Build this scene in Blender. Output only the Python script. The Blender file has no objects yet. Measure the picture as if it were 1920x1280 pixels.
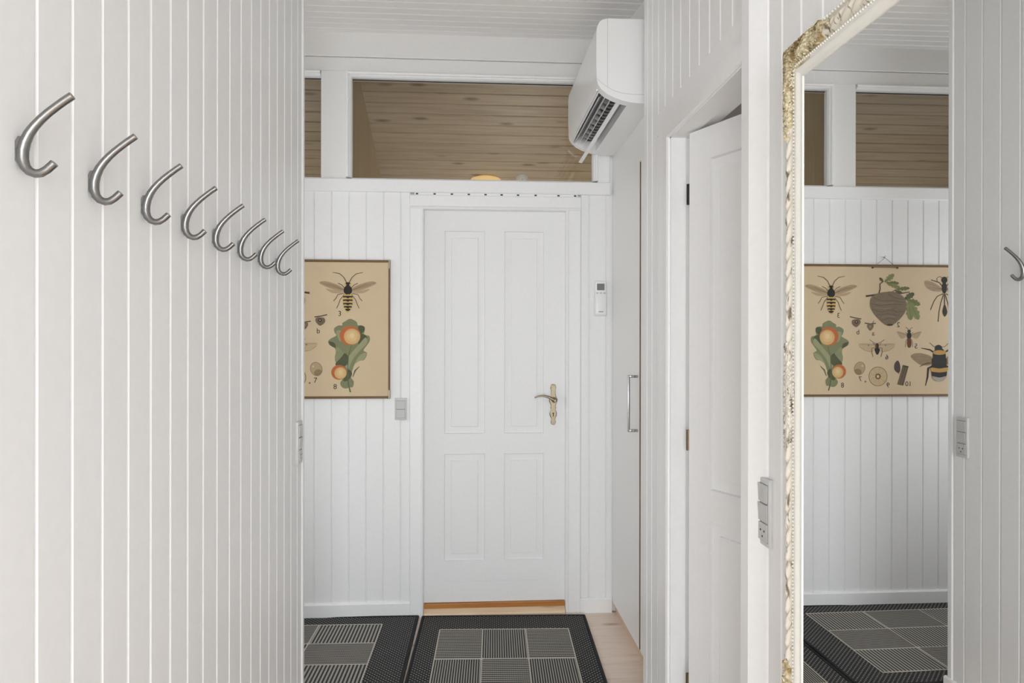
import bpy, bmesh, math, random
from mathutils import Vector, Matrix, Euler

random.seed(7)
S = bpy.context.scene
C = S.collection
PI = math.pi

# ------------------------------------------------------------------ camera, world, light, exposure
cam_d = bpy.data.cameras.new('camera')
cam_d.sensor_width = 36.0
cam_d.lens = 24.0
cam_d.clip_start = 0.02
cam = bpy.data.objects.new('camera', cam_d)
C.objects.link(cam)
_f = Vector((0.0642452, 0.9979336, -0.0009941))
_r = Vector((0.9979333, -0.0642438, 0.0013839))
_u = Vector((-0.0013172, 0.0010810, 0.9999986))
cam.matrix_world = Matrix(((_r.x, _u.x, -_f.x, 0.0), (_r.y, _u.y, -_f.y, 0.0), (_r.z, _u.z, -_f.z, 1.4), (0, 0, 0, 1)))
S.camera = cam

w = bpy.data.worlds.new('daylight')
w.use_nodes = True
w.node_tree.nodes['Background'].inputs[0].default_value = (0.90, 0.95, 1.0, 1)
w.node_tree.nodes['Background'].inputs[1].default_value = 1.0
S.world = w

def area_light(name, loc, target, sx, sy, power, col):
    d = bpy.data.lights.new(name, 'AREA')
    d.shape = 'RECTANGLE'; d.size = sx; d.size_y = sy; d.energy = power; d.color = col
    o = bpy.data.objects.new(name, d); C.objects.link(o)
    o.location = loc
    o.rotation_euler = (Vector(target) - Vector(loc)).to_track_quat('-Z', 'Y').to_euler()
    return o
# daylight through the wide glazing of the living room behind the camera
area_light('daylight_living_room', (0.05, -4.06, 1.20), (0.05, 3.0, 1.20), 4.4, 1.96, 225.0, (0.875, 0.945, 1.0))
area_light('recess_fill', (-1.53, 2.50, 1.30), (-1.53, 3.4, 1.30), 0.70, 1.6, 0.9, (0.98, 0.99, 1.0))  # unseen fill added to light the recess and its poster wall
area_light('recess_end_fill', (-2.06, 3.05, 1.50), (0.0, 3.05, 1.50), 0.60, 1.10, 6.0, (0.98, 0.99, 1.0))  # unseen fill added to brighten the wardrobe and air conditioner
S.cycles.diffuse_bounces = 8
S.view_settings.view_transform = 'Standard'
S.view_settings.look = 'None'
S.view_settings.gamma = 1.0
S.view_settings.use_curve_mapping = False
S.view_settings.exposure = 0.13

# ------------------------------------------------------------------ main dimensions (metres)
YB = 3.49            # face of the far wall
XL = -0.62           # face of the left wall
XR = 0.685           # face of the right wall
YE = 2.62            # end of the left wall
XA = -2.0            # far left of the recess
XW = 0.745           # wardrobe fronts
ZC, KC = 2.95, 0.165 # ceiling height at the far wall and its fall towards the camera
YK = -0.45           # nearer than this the ceiling runs level
def zceil(y): return ZC - KC * (YB - max(y, YK))

# ------------------------------------------------------------------ materials
def srgb(r, g, b):
    def c(v):
        v /= 255.0
        return v / 12.92 if v <= 0.04045 else ((v + 0.055) / 1.055) ** 2.4
    return (c(r), c(g), c(b), 1.0)

MATS = {}
def newmat(name):
    m = bpy.data.materials.new(name); m.use_nodes = True
    MATS[name] = m
    nt = m.node_tree
    return m, nt, nt.nodes['Principled BSDF']

def N(nt, t, **kw):
    n = nt.nodes.new(t)
    for k, v in kw.items():
        if hasattr(n, k): setattr(n, k, v)
        else: n.inputs[k].default_value = v
    return n

def paint(name, col, rough=0.42, bump=0.04, scale=60.0, metallic=0.0, var=0.03, spec=0.5):
    m, nt, b = newmat(name)
    g = N(nt, 'ShaderNodeNewGeometry')
    no = N(nt, 'ShaderNodeTexNoise'); no.inputs['Scale'].default_value = scale; no.inputs['Detail'].default_value = 3
    nt.links.new(g.outputs['Position'], no.inputs['Vector'])
    mx = N(nt, 'ShaderNodeMix', data_type='RGBA')
    mx.inputs[6].default_value = tuple(c * (1 - var) for c in col[:3]) + (1,)
    mx.inputs[7].default_value = tuple(min(1, c * (1 + var)) for c in col[:3]) + (1,)
    nt.links.new(no.outputs['Fac'], mx.inputs[0])
    nt.links.new(mx.outputs[2], b.inputs['Base Color'])
    b.inputs['Roughness'].default_value = rough
    b.inputs['Metallic'].default_value = metallic
    b.inputs['Specular IOR Level'].default_value = spec
    if bump > 0:
        bp = N(nt, 'ShaderNodeBump'); bp.inputs['Strength'].default_value = bump; bp.inputs['Distance'].default_value = 0.002
        nt.links.new(no.outputs['Fac'], bp.inputs['Height'])
        nt.links.new(bp.outputs[0], b.inputs['Normal'])
    return m

def wood(name, c1, c2, knot, along='X', grain=1.0, rough=0.5, objvar=0.12, knots=True):
    m, nt, b = newmat(name)
    g = N(nt, 'ShaderNodeNewGeometry')
    oi = N(nt, 'ShaderNodeObjectInfo')
    off = N(nt, 'ShaderNodeVectorMath', operation='SCALE'); off.inputs[0].default_value = (13.7, 5.3, 9.1)
    nt.links.new(oi.outputs['Random'], off.inputs['Scale'])
    add = N(nt, 'ShaderNodeVectorMath', operation='ADD')
    nt.links.new(g.outputs['Position'], add.inputs[0]); nt.links.new(off.outputs[0], add.inputs[1])
    mp = N(nt, 'ShaderNodeMapping')
    sc = {'X': (2.0, 30, 30), 'Y': (30, 2.0, 30), 'Z': (30, 30, 2.0)}[along]
    mp.inputs['Scale'].default_value = tuple(s * grain for s in sc)
    nt.links.new(add.outputs[0], mp.inputs['Vector'])
    no = N(nt, 'ShaderNodeTexNoise'); no.inputs['Scale'].default_value = 2.2; no.inputs['Detail'].default_value = 5
    nt.links.new(mp.outputs[0], no.inputs['Vector'])
    mx = N(nt, 'ShaderNodeMix', data_type='RGBA')
    mx.inputs[6].default_value = c1; mx.inputs[7].default_value = c2
    rp = N(nt, 'ShaderNodeMapRange'); rp.inputs[1].default_value = 0.35; rp.inputs[2].default_value = 0.68
    nt.links.new(no.outputs['Fac'], rp.inputs[0]); nt.links.new(rp.outputs[0], mx.inputs[0])
    last = mx.outputs[2]
    if knots:
        mp2 = N(nt, 'ShaderNodeMapping')
        mp2.inputs['Scale'].default_value = {'X': (3.2, 10, 10), 'Y': (9, 2.6, 9), 'Z': (9, 9, 2.6)}[along]
        nt.links.new(add.outputs[0], mp2.inputs['Vector'])
        vo = N(nt, 'ShaderNodeTexVoronoi'); vo.inputs['Scale'].default_value = 1.0
        nt.links.new(mp2.outputs[0], vo.inputs['Vector'])
        kr = N(nt, 'ShaderNodeMapRange'); kr.inputs[1].default_value = 0.06; kr.inputs[2].default_value = 0.20
        kr.inputs[3].default_value = 0.75; kr.inputs[4].default_value = 0.0
        nt.links.new(vo.outputs['Distance'], kr.inputs[0])
        mk = N(nt, 'ShaderNodeMix', data_type='RGBA'); mk.inputs[7].default_value = knot
        nt.links.new(kr.outputs[0], mk.inputs[0]); nt.links.new(last, mk.inputs[6])
        last = mk.outputs[2]
    hv = N(nt, 'ShaderNodeHueSaturation')
    mr = N(nt, 'ShaderNodeMapRange'); mr.inputs[3].default_value = 1 - objvar; mr.inputs[4].default_value = 1 + objvar
    nt.links.new(oi.outputs['Random'], mr.inputs[0]); nt.links.new(mr.outputs[0], hv.inputs['Value'])
    nt.links.new(last, hv.inputs['Color'])
    nt.links.new(hv.outputs[0], b.inputs['Base Color'])
    b.inputs['Roughness'].default_value = rough
    bp = N(nt, 'ShaderNodeBump'); bp.inputs['Strength'].default_value = 0.08; bp.inputs['Distance'].default_value = 0.002
    nt.links.new(no.outputs['Fac'], bp.inputs['Height']); nt.links.new(bp.outputs[0], b.inputs['Normal'])
    return m

WHITE = paint('white_paint', (0.855, 0.855, 0.855, 1), 0.45, 0.05, 45)
WHITE_TRIM = paint('white_trim_paint', (0.87, 0.87, 0.87, 1), 0.36, 0.03, 60)
WHITE_DOOR = paint('white_door_paint', (0.85, 0.85, 0.85, 1), 0.5, 0.03, 70)
CEIL = paint('ceiling_paint', (0.87, 0.86, 0.845, 1), 0.42, 0.04, 45)
TRIM_UP_SHADE = paint('fascia_shade_paint', (0.80, 0.79, 0.775, 1), 0.42, 0.03, 60)  # dimmer, warmer light near the ceiling put into this trim colour
GAP = paint('switch_joint_grey', (0.22, 0.22, 0.22, 1), 0.5, 0.0, 80)
LAMINATE = paint('white_laminate', (0.83, 0.825, 0.81, 1), 0.35, 0.01, 90)
PLASTIC = paint('white_plastic', (0.84, 0.84, 0.835, 1), 0.30, 0.0, 90, var=0.005)
PLASTIC_IN = paint('pale_grey_plastic', (0.55, 0.55, 0.55, 1), 0.35, 0.0, 90, var=0.01)
SWITCH = paint('switch_grey_plastic', (0.60, 0.60, 0.59, 1), 0.35, 0.0, 90, var=0.01)
SWITCH_KEY = paint('switch_key_plastic', (0.54, 0.54, 0.53, 1), 0.32, 0.0, 90, var=0.01)
BLACK = paint('matt_black', (0.012, 0.012, 0.012, 1), 0.6, 0.0, 80)
DARK = paint('dark_grey_plastic', (0.035, 0.035, 0.036, 1), 0.5, 0.0, 80)
FAN_GREY = paint('fan_grey_plastic', (0.16, 0.16, 0.16, 1), 0.45, 0.0, 80)
SCREEN = paint('display_glass', (0.16, 0.18, 0.17, 1), 0.15, 0.0, 80)
ROOM_SHADE = paint('shaded_room_paint', (0.55, 0.53, 0.51, 1), 0.6, 0.02, 40)  # dimness of the side room put into this grey
PARTITION = wood('partition_wood', srgb(182, 166, 132), srgb(170, 153, 120), srgb(140, 118, 84), 'Z', 0.5, 0.5, 0.0, False)
PINE = wood('whitewashed_pine', srgb(190, 177, 157), srgb(172, 157, 136), srgb(96, 74, 54), 'X', 0.7, 0.45, 0.05)
PINE_GAP_SHADE = paint('gap_shade_backing', srgb(92, 76, 56), 0.7, 0.0, 40)  # shade between the pine boards put into a darker backing colour
FLOOR = wood('pale_pine_floor', srgb(230, 213, 198), srgb(220, 201, 185), srgb(165, 136, 114), 'X', 0.7, 0.4, 0.04)
PLINTH = wood('plinth_wood', srgb(214, 192, 170), srgb(202, 178, 155), srgb(160, 130, 110), 'Y', 0.6, 0.45, 0.0, False)
OAK_EDGE = wood('brown_edge_wood', srgb(138, 110, 74), srgb(116, 90, 58), srgb(110, 80, 50), 'Z', 0.7, 0.5, 0.0, False)
THRESH = wood('threshold_pine', srgb(222, 196, 164), srgb(208, 176, 140), srgb(170, 130, 95), 'X', 0.7, 0.4, 0.0)
THRESH_DK = wood('threshold_oiled', srgb(190, 130, 66), srgb(165, 105, 48), srgb(120, 80, 40), 'X', 0.7, 0.4, 0.0, False)
STEEL = paint('brushed_steel', (0.27, 0.266, 0.26, 1), 0.28, 0.03, 400, metallic=1.0, var=0.08)
CHROME = paint('satin_chrome', (0.40, 0.40, 0.395, 1), 0.24, 0.0, 200, metallic=1.0, var=0.03)
BRASS = paint('aged_brass', (0.26, 0.215, 0.145, 1), 0.33, 0.02, 300, metallic=1.0, var=0.10)
BRONZE = paint('bronze_hinge', (0.20, 0.14, 0.08, 1), 0.4, 0.02, 300, metallic=0.9, var=0.10)
POSTER_EDGE = paint('poster_brown_edge', srgb(112, 84, 48), 0.5, 0.02, 80, var=0.15)
PAPER = paint('aged_paper', srgb(206, 184, 151), 0.65, 0.02, 9, var=0.05)
CORD = paint('grey_cord', srgb(110, 108, 104), 0.7, 0, 90)

def glass_mat():
    m, nt, b = newmat('window_glass')
    nt.nodes.remove(b)
    out = nt.nodes['Material Output']
    tr = N(nt, 'ShaderNodeBsdfTransparent'); tr.inputs[0].default_value = (0.93, 0.94, 0.93, 1)
    gl = N(nt, 'ShaderNodeBsdfGlossy'); gl.inputs['Roughness'].default_value = 0.01
    fr = N(nt, 'ShaderNodeFresnel'); fr.inputs['IOR'].default_value = 1.5
    mx = N(nt, 'ShaderNodeMixShader')
    nt.links.new(fr.outputs[0], mx.inputs[0]); nt.links.new(tr.outputs[0], mx.inputs[1]); nt.links.new(gl.outputs[0], mx.inputs[2])
    nt.links.new(mx.outputs[0], out.inputs['Surface'])
    return m
GLASS = glass_mat()

def mirror_mat():
    m, nt, b = newmat('mirror_silver')
    b.inputs['Base Color'].default_value = (0.90, 0.905, 0.90, 1)
    b.inputs['Metallic'].default_value = 1.0
    b.inputs['Roughness'].default_value = 0.0
    return m
MIRROR = mirror_mat()

def emit_mat(name, col, strength):
    m, nt, b = newmat(name)
    b.inputs['Base Color'].default_value = col
    b.inputs['Emission Color'].default_value = col
    b.inputs['Emission Strength'].default_value = strength
    return m
LAMPGLOW = emit_mat('warm_lamp_glass', (0.85, 0.58, 0.24, 1), 0.55)

def carved_mat(name, base, dark, gold_mix, soft=0.10, sc=(60, 150, 26)):
    # antiqued paint: brown glaze in slanting strokes of its own
    m, nt, b = newmat(name)
    g = N(nt, 'ShaderNodeNewGeometry')
    mp = N(nt, 'ShaderNodeMapping')
    mp.inputs['Rotation'].default_value = (math.radians(28), 0, 0)
    mp.inputs['Scale'].default_value = sc
    nt.links.new(g.outputs['Position'], mp.inputs['Vector'])
    no = N(nt, 'ShaderNodeTexNoise'); no.inputs['Scale'].default_value = 1.0; no.inputs['Detail'].default_value = 4
    nt.links.new(mp.outputs[0], no.inputs['Vector'])
    rp = N(nt, 'ShaderNodeMapRange'); rp.inputs[1].default_value = gold_mix; rp.inputs[2].default_value = gold_mix + soft
    nt.links.new(no.outputs['Fac'], rp.inputs[0])
    mx = N(nt, 'ShaderNodeMix', data_type='RGBA'); mx.inputs[6].default_value = base; mx.inputs[7].default_value = dark
    nt.links.new(rp.outputs[0], mx.inputs[0]); nt.links.new(mx.outputs[2], b.inputs['Base Color'])
    b.inputs['Roughness'].default_value = 0.42
    return m
FRAME_CREAM = carved_mat('antique_cream_paint', srgb(226, 220, 206), srgb(120, 108, 86), 0.56)
FRAME_PLAIN = paint('antique_white_paint', srgb(232, 230, 223), 0.35, 0.03, 120, var=0.03)
FRAME_GOLD = carved_mat('antique_gold_paint', srgb(224, 212, 178), srgb(140, 112, 58), 0.42, 0.26, (24, 34, 26))

# ---- woven mats
def weave_border():
    m, nt, b = newmat('black_weave_border')
    tc = N(nt, 'ShaderNodeTexCoord')
    sp = N(nt, 'ShaderNodeSeparateXYZ'); nt.links.new(tc.outputs['Object'], sp.inputs[0])
    def wave(sock, per, ph=0.0):
        a = N(nt, 'ShaderNodeMath', operation='MULTIPLY_ADD'); a.inputs[1].default_value = 2 * PI / per; a.inputs[2].default_value = ph
        nt.links.new(sock, a.inputs[0])
        s = N(nt, 'ShaderNodeMath', operation='SINE'); nt.links.new(a.outputs[0], s.inputs[0]); return s.outputs[0]
    p = N(nt, 'ShaderNodeMath', operation='MULTIPLY')
    nt.links.new(wave(sp.outputs[0], 0.021), p.inputs[0]); nt.links.new(wave(sp.outputs[1], 0.021), p.inputs[1])
    r = N(nt, 'ShaderNodeMapRange'); r.inputs[1].default_value = 0.45; r.inputs[2].default_value = 0.75
    nt.links.new(p.outputs[0], r.inputs[0])
    no = N(nt, 'ShaderNodeTexNoise'); no.inputs['Scale'].default_value = 300
    nt.links.new(tc.outputs['Object'], no.inputs['Vector'])
    mu = N(nt, 'ShaderNodeMath', operation='MULTIPLY'); nt.links.new(r.outputs[0], mu.inputs[0]); nt.links.new(no.outputs['Fac'], mu.inputs[1])
    mx = N(nt, 'ShaderNodeMix', data_type='RGBA'); mx.inputs[6].default_value = srgb(30, 30, 31); mx.inputs[7].default_value = srgb(205, 202, 196)
    nt.links.new(mu.outputs[0], mx.inputs[0]); nt.links.new(mx.outputs[2], b.inputs['Base Color'])
    b.inputs['Roughness'].default_value = 0.85
    bp = N(nt, 'ShaderNodeBump'); bp.inputs['Strength'].default_value = 0.5; bp.inputs['Distance'].default_value = 0.002
    nt.links.new(p.outputs[0], bp.inputs['Height']); nt.links.new(bp.outputs[0], b.inputs['Normal'])
    return m
WEAVE = weave_border()

def stripes(name, axis, period, width):
    m, nt, b = newmat(name)
    tc = N(nt, 'ShaderNodeTexCoord')
    sp = N(nt, 'ShaderNodeSeparateXYZ'); nt.links.new(tc.outputs['Object'], sp.inputs[0])
    def wave(sock, per):
        a = N(nt, 'ShaderNodeMath', operation='MULTIPLY'); a.inputs[1].default_value = 2 * PI / per
        nt.links.new(sock, a.inputs[0])
        s = N(nt, 'ShaderNodeMath', operation='SINE'); nt.links.new(a.outputs[0], s.inputs[0]); return s.outputs[0]
    s1 = wave(sp.outputs[axis], period)
    s2 = wave(sp.outputs[1 - axis], 0.009)
    r = N(nt, 'ShaderNodeMapRange'); r.inputs[1].default_value = width - 0.35; r.inputs[2].default_value = width + 0.35
    nt.links.new(s1, r.inputs[0])
    r2 = N(nt, 'ShaderNodeMapRange'); r2.inputs[1].default_value = -1; r2.inputs[2].default_value = 1; r2.inputs[3].default_value = 0.62; r2.inputs[4].default_value = 1.0
    nt.links.new(s2, r2.inputs[0])
    mu = N(nt, 'ShaderNodeMath', operation='MULTIPLY'); nt.links.new(r.outputs[0], mu.inputs[0]); nt.links.new(r2.outputs[0], mu.inputs[1])
    mx = N(nt, 'ShaderNodeMix', data_type='RGBA'); mx.inputs[6].default_value = srgb(38, 38, 38); mx.inputs[7].default_value = srgb(176, 171, 162)
    nt.links.new(mu.outputs[0], mx.inputs[0]); nt.links.new(mx.outputs[2], b.inputs['Base Color'])
    b.inputs['Roughness'].default_value = 0.85
    bp = N(nt, 'ShaderNodeBump'); bp.inputs['Strength'].default_value = 0.4; bp.inputs['Distance'].default_value = 0.002
    nt.links.new(mu.outputs[0], bp.inputs['Height']); nt.links.new(bp.outputs[0], b.inputs['Normal'])
    return m
STRIPE_A = stripes('wide_stripe_weave', 1, 0.0165, -0.05)
STRIPE_B = stripes('fine_stripe_weave', 0, 0.0105, 0.15)
SEAM = paint('cream_seam_yarn', srgb(190, 184, 172), 0.85, 0.3, 300)
BINDING = paint('black_binding', srgb(26, 26, 27), 0.8, 0.3, 300)

# ------------------------------------------------------------------ mesh helpers
WLOC = {}
class MB:
    def __init__(self):
        self.v = []; self.f = []; self.m = []
    def add(self, vs, fs, mi=0):
        o = len(self.v); self.v += [tuple(v) for v in vs]
        self.f += [tuple(i + o for i in q) for q in fs]; self.m += [mi] * len(fs)
        return self
    def box(self, x0, x1, y0, y1, z0, z1, mi=0):
        vs = [(x, y, z) for x in (x0, x1) for y in (y0, y1) for z in (z0, z1)]
        return self.add(vs, [(0, 1, 3, 2), (4, 6, 7, 5), (0, 4, 5, 1), (2, 3, 7, 6), (0, 2, 6, 4), (1, 5, 7, 3)], mi)
    def rbox(self, x0, x1, y0, y1, z0, z1, bev, seg=2, mi=0, mat=None):
        bm = bmesh.new()
        bmesh.ops.create_cube(bm, size=1.0)
        for v in bm.verts:
            v.co = Vector(((x0 + x1) / 2 + v.co.x * (x1 - x0), (y0 + y1) / 2 + v.co.y * (y1 - y0), (z0 + z1) / 2 + v.co.z * (z1 - z0)))
        bmesh.ops.bevel(bm, geom=bm.edges[:], offset=bev, segments=seg, affect='EDGES', profile=0.5)
        if mat is not None: bmesh.ops.transform(bm, matrix=mat, verts=bm.verts)
        bm.verts.index_update()
        self.add([v.co[:] for v in bm.verts], [[v.index for v in q.verts] for q in bm.faces], mi)
        bm.free(); return self
    def prism(self, prof, axis, a0, a1, mi=0, caps=True):
        def mk(p, a):
            if axis == 'X': return (a, p[0], p[1])
            if axis == 'Y': return (p[0], a, p[1])
            return (p[0], p[1], a)
        n = len(prof)
        vs = [mk(p, a0) for p in prof] + [mk(p, a1) for p in prof]
        fs = [(i, (i + 1) % n, n + (i + 1) % n, n + i) for i in range(n)]
        if caps: fs += [tuple(range(n))[::-1], tuple(range(n, 2 * n))]
        return self.add(vs, fs, mi)
    def tube(self, pts, rad, n=10, mi=0, flat=None, cap=True):
        pts = [Vector(p) for p in pts]; k = len(pts)
        if not hasattr(rad, '__len__'): rad = [rad] * k
        t = [(pts[min(i + 1, k - 1)] - pts[max(i - 1, 0)]).normalized() for i in range(k)]
        ref = Vector((0, 1, 0)) if flat is None else Vector(flat[0])
        if abs(t[0].dot(ref)) > 0.97: ref = Vector((1, 0, 0.1))
        vs = []
        for i in range(k):
            a = (ref - t[i] * ref.dot(t[i])).normalized(); ref = a if flat is None else ref
            b2 = t[i].cross(a)
            ra = rad[i] * (1 if flat is None else flat[1]); rb = rad[i]
            for j in range(n):
                th = 2 * PI * j / n
                vs.append(pts[i] + a * ra * math.cos(th) + b2 * rb * math.sin(th))
        fs = [(i * n + j, i * n + (j + 1) % n, (i + 1) * n + (j + 1) % n, (i + 1) * n + j) for i in range(k - 1) for j in range(n)]
        if cap: fs += [tuple(range(n))[::-1], tuple(range((k - 1) * n, k * n))]
        return self.add(vs, fs, mi)
    def lathe(self, prof, c, axis='Z', n=28, mi=0):
        vs = []
        for r, h in prof:
            for j in range(n):
                a = 2 * PI * j / n; p, q = r * math.cos(a), r * math.sin(a)
                vs.append({'Z': (c[0] + p, c[1] + q, c[2] + h), 'Y': (c[0] + p, c[1] + h, c[2] + q), 'X': (c[0] + h, c[1] + p, c[2] + q)}[axis])
        k = len(prof)
        fs = [(i * n + j, i * n + (j + 1) % n, (i + 1) * n + (j + 1) % n, (i + 1) * n + j) for i in range(k - 1) for j in range(n)]
        fs += [tuple(range(n))[::-1], tuple(range((k - 1) * n, k * n))]
        return self.add(vs, fs, mi)
    def ball(self, c, rx, ry, rz, n=12, k=7, mi=0):
        vs = [(c[0], c[1], c[2] + rz)]
        for i in range(1, k):
            t = PI * i / k
            for j in range(n):
                a = 2 * PI * j / n
                vs.append((c[0] + rx * math.sin(t) * math.cos(a), c[1] + ry * math.sin(t) * math.sin(a), c[2] + rz * math.cos(t)))
        vs.append((c[0], c[1], c[2] - rz)); e = len(vs) - 1
        fs = [(0, 1 + j, 1 + (j + 1) % n) for j in range(n)]
        fs += [(1 + i * n + j, 1 + (i + 1) * n + j, 1 + (i + 1) * n + (j + 1) % n, 1 + i * n + (j + 1) % n) for i in range(k - 2) for j in range(n)]
        o = 1 + (k - 2) * n
        fs += [(e, o + (j + 1) % n, o + j) for j in range(n)]
        return self.add(vs, fs, mi)
    def build(self, name, mats, parent=None, world=True, smooth=False, sharp=40):
        if not isinstance(mats, (list, tuple)): mats = [mats]
        xs = [v[0] for v in self.v]; ys = [v[1] for v in self.v]; zs = [v[2] for v in self.v]
        piv = Vector(((min(xs) + max(xs)) / 2, (min(ys) + max(ys)) / 2, min(zs)))
        me = bpy.data.meshes.new(name)
        me.from_pydata([(v[0] - piv.x, v[1] - piv.y, v[2] - piv.z) for v in self.v], [], self.f)
        for m in mats: me.materials.append(m)
        if len(mats) > 1: me.polygons.foreach_set('material_index', self.m)
        bm = bmesh.new(); bm.from_mesh(me); bmesh.ops.recalc_face_normals(bm, faces=bm.faces); bm.to_mesh(me); bm.free()
        if smooth:
            me.polygons.foreach_set('use_smooth', [True] * len(me.polygons))
            me.set_sharp_from_angle(angle=math.radians(sharp))
        me.update()
        o = bpy.data.objects.new(name, me); C.objects.link(o)
        if parent is not None:
            o.parent = parent
            o.location = piv - (WLOC[parent.name] if world else Vector())
        else:
            o.location = piv
        WLOC[o.name] = piv
        return o

def empty(name, loc, rotz=0.0):
    o = bpy.data.objects.new(name, None); C.objects.link(o)
    o.empty_display_size = 0.05
    o.location = loc; o.rotation_euler = (0, 0, rotz)
    WLOC[o.name] = Vector(loc)
    return o

def tag(o, label, cat=None, group=None, kind=None):
    o['label'] = label
    if cat: o['category'] = cat
    if group: o['group'] = group
    if kind: o['kind'] = kind
    return o

def structure(o, label):
    return tag(o, label, None, None, 'structure')

# one tongue-and-groove board: width along +w, length along +l, face towards +f (V-bevelled long edges)
BCACHE = {}
def board_mesh(width, thick, bev, length, aw, al, af, mat):
    key = (round(width, 4), round(thick, 4), round(bev, 4), round(length, 3), aw, al, af, mat.name)
    if key in BCACHE: return BCACHE[key]
    prof = [(0, 0), (width, 0), (width, thick - bev), (width - bev, thick), (bev, thick), (0, thick - bev)]
    A, L, F = Vector(aw), Vector(al), Vector(af)
    vs = [A * p + F * q for p, q in prof] + [A * p + F * q + L * length for p, q in prof]
    n = 6
    fs = [(i, (i + 1) % n, n + (i + 1) % n, n + i) for i in range(n)] + [tuple(range(n))[::-1], tuple(range(n, 2 * n))]
    me = bpy.data.meshes.new('board')
    me.from_pydata([v[:] for v in vs], [], fs); me.materials.append(mat)
    bm = bmesh.new(); bm.from_mesh(me); bmesh.ops.recalc_face_normals(bm, faces=bm.faces); bm.to_mesh(me); bm.free()
    BCACHE[key] = me
    return me

def board(parent, loc, width, thick, bev, length, aw, al, af, mat, rot=(0, 0, 0), name='board'):
    o = bpy.data.objects.new(name, board_mesh(width, thick, bev, length, aw, al, af, mat))
    C.objects.link(o); o.parent = parent
    o.location = Vector(loc) - WLOC[parent.name]; o.rotation_euler = rot
    return o

AX, AY, AZ = (1, 0, 0), (0, 1, 0), (0, 0, 1)
NX, NY, NZ = (-1, 0, 0), (0, -1, 0), (0, 0, -1)
TB, BV = 0.012, 0.005     # board thickness and bevel

# ------------------------------------------------------------------ FLOOR
fl = structure(MB().box(-2.7, 2.8, -4.1, YB + 0.02, -0.12, -0.018).build('floor', FLOOR), 'pale pine plank floor showing beside the dark mats')
y = YB; i = 0
while y > -3.95:
    wd = 0.138
    xa, xb = (XA, XW + 0.12) if y - wd > -0.62 else (-2.6, 2.7)
    board(fl, (xa, y - wd + 0.0008, -0.018), wd - 0.0016, 0.018, 0.0012, xb - xa, AY, AX, AZ, FLOOR, name='floor_board')
    y -= wd; i += 1

# ------------------------------------------------------------------ CEILING (falls gently towards the camera)
ang = math.atan(KC)
cl = MB().prism([(YK, zceil(YK) + 0.014), (YB + 0.02, zceil(YB + 0.02) + 0.014), (YB + 0.02, ZC + 0.15), (YK, ZC + 0.15)], 'X', XA - 0.1, 1.0).build('ceiling', CEIL)
structure(cl, 'white boarded ceiling sloping gently above the hallway')
pc = 0.0862
y = YB
while y > YK:
    board(cl, (XA, y - pc * math.cos(ang), zceil(y - pc * math.cos(ang)) + TB), pc, TB, 0.0085, XR + 0.075 - XA, AY, AX, NZ, CEIL, rot=(ang, 0, 0), name='ceiling_board')
    y -= pc * math.cos(ang)
cl2 = structure(MB().box(-2.7, 2.8, -4.1, YK, zceil(YK) + 0.012, zceil(YK) + 0.1).build('ceiling_living_room', CEIL), 'level white boarded ceiling of the room behind the camera')
while y > -3.95:
    board(cl2, (-2.6, y - pc, zceil(YK) + TB), pc, TB, 0.006, 5.3, AY, AX, NZ, CEIL, name='ceiling_board')
    y -= pc

# ------------------------------------------------------------------ FAR WALL
wb = MB()
wb.box(XA, -0.293, YB + TB, YB + 0.075, 0, 2.15)
wb.box(0.578, 1.4, YB + TB, YB + 0.075, 0, 2.15)
wb.box(-0.293, 0.578, YB + TB, YB + 0.075, 2.09, 2.15)
wb.box(XA, 1.4, YB + 0.004, YB + 0.075, 2.15, 2.215)
wb.box(XA, 1.4, YB + 0.004, YB + 0.075, 2.735, 3.15)
wb.box(-0.74, -0.612, YB + 0.004, YB + 0.075, 2.215, 2.735)
wb.box(0.665, 1.4, YB + 0.004, YB + 0.075, 2.215, 2.735)
wb.box(XA, -1.92, YB + 0.004, YB + 0.075, 2.215, 2.735)
wall_back = structure(wb.build('wall_back', WHITE), 'white boarded far wall with transom windows above the door')
gx = [-0.34 - 0.0862 * k for k in range(0, 20)]
board(wall_back, (-0.34, YB + TB, 0.06), 0.047, TB, BV, 2.09, AX, AZ, NY, WHITE)
for g in gx:
    if g - 0.0862 > XA - 0.05:
        board(wall_back, (max(g - 0.0862, XA), YB + TB, 0.06), g - max(g - 0.0862, XA), TB, BV, 2.09, AX, AZ, NY, WHITE)
board(wall_back, (0.578, YB + TB, 0.06), 0.046, TB, BV, 2.09, AX, AZ, NY, WHITE)
board(wall_back, (0.624, YB + TB, 0.06), 0.089, TB, BV, 2.09, AX, AZ, NY, WHITE)
board(wall_back, (0.713, YB + TB, 0.06), 0.05, TB, BV, 2.09, AX, AZ, NY, WHITE)
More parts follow.
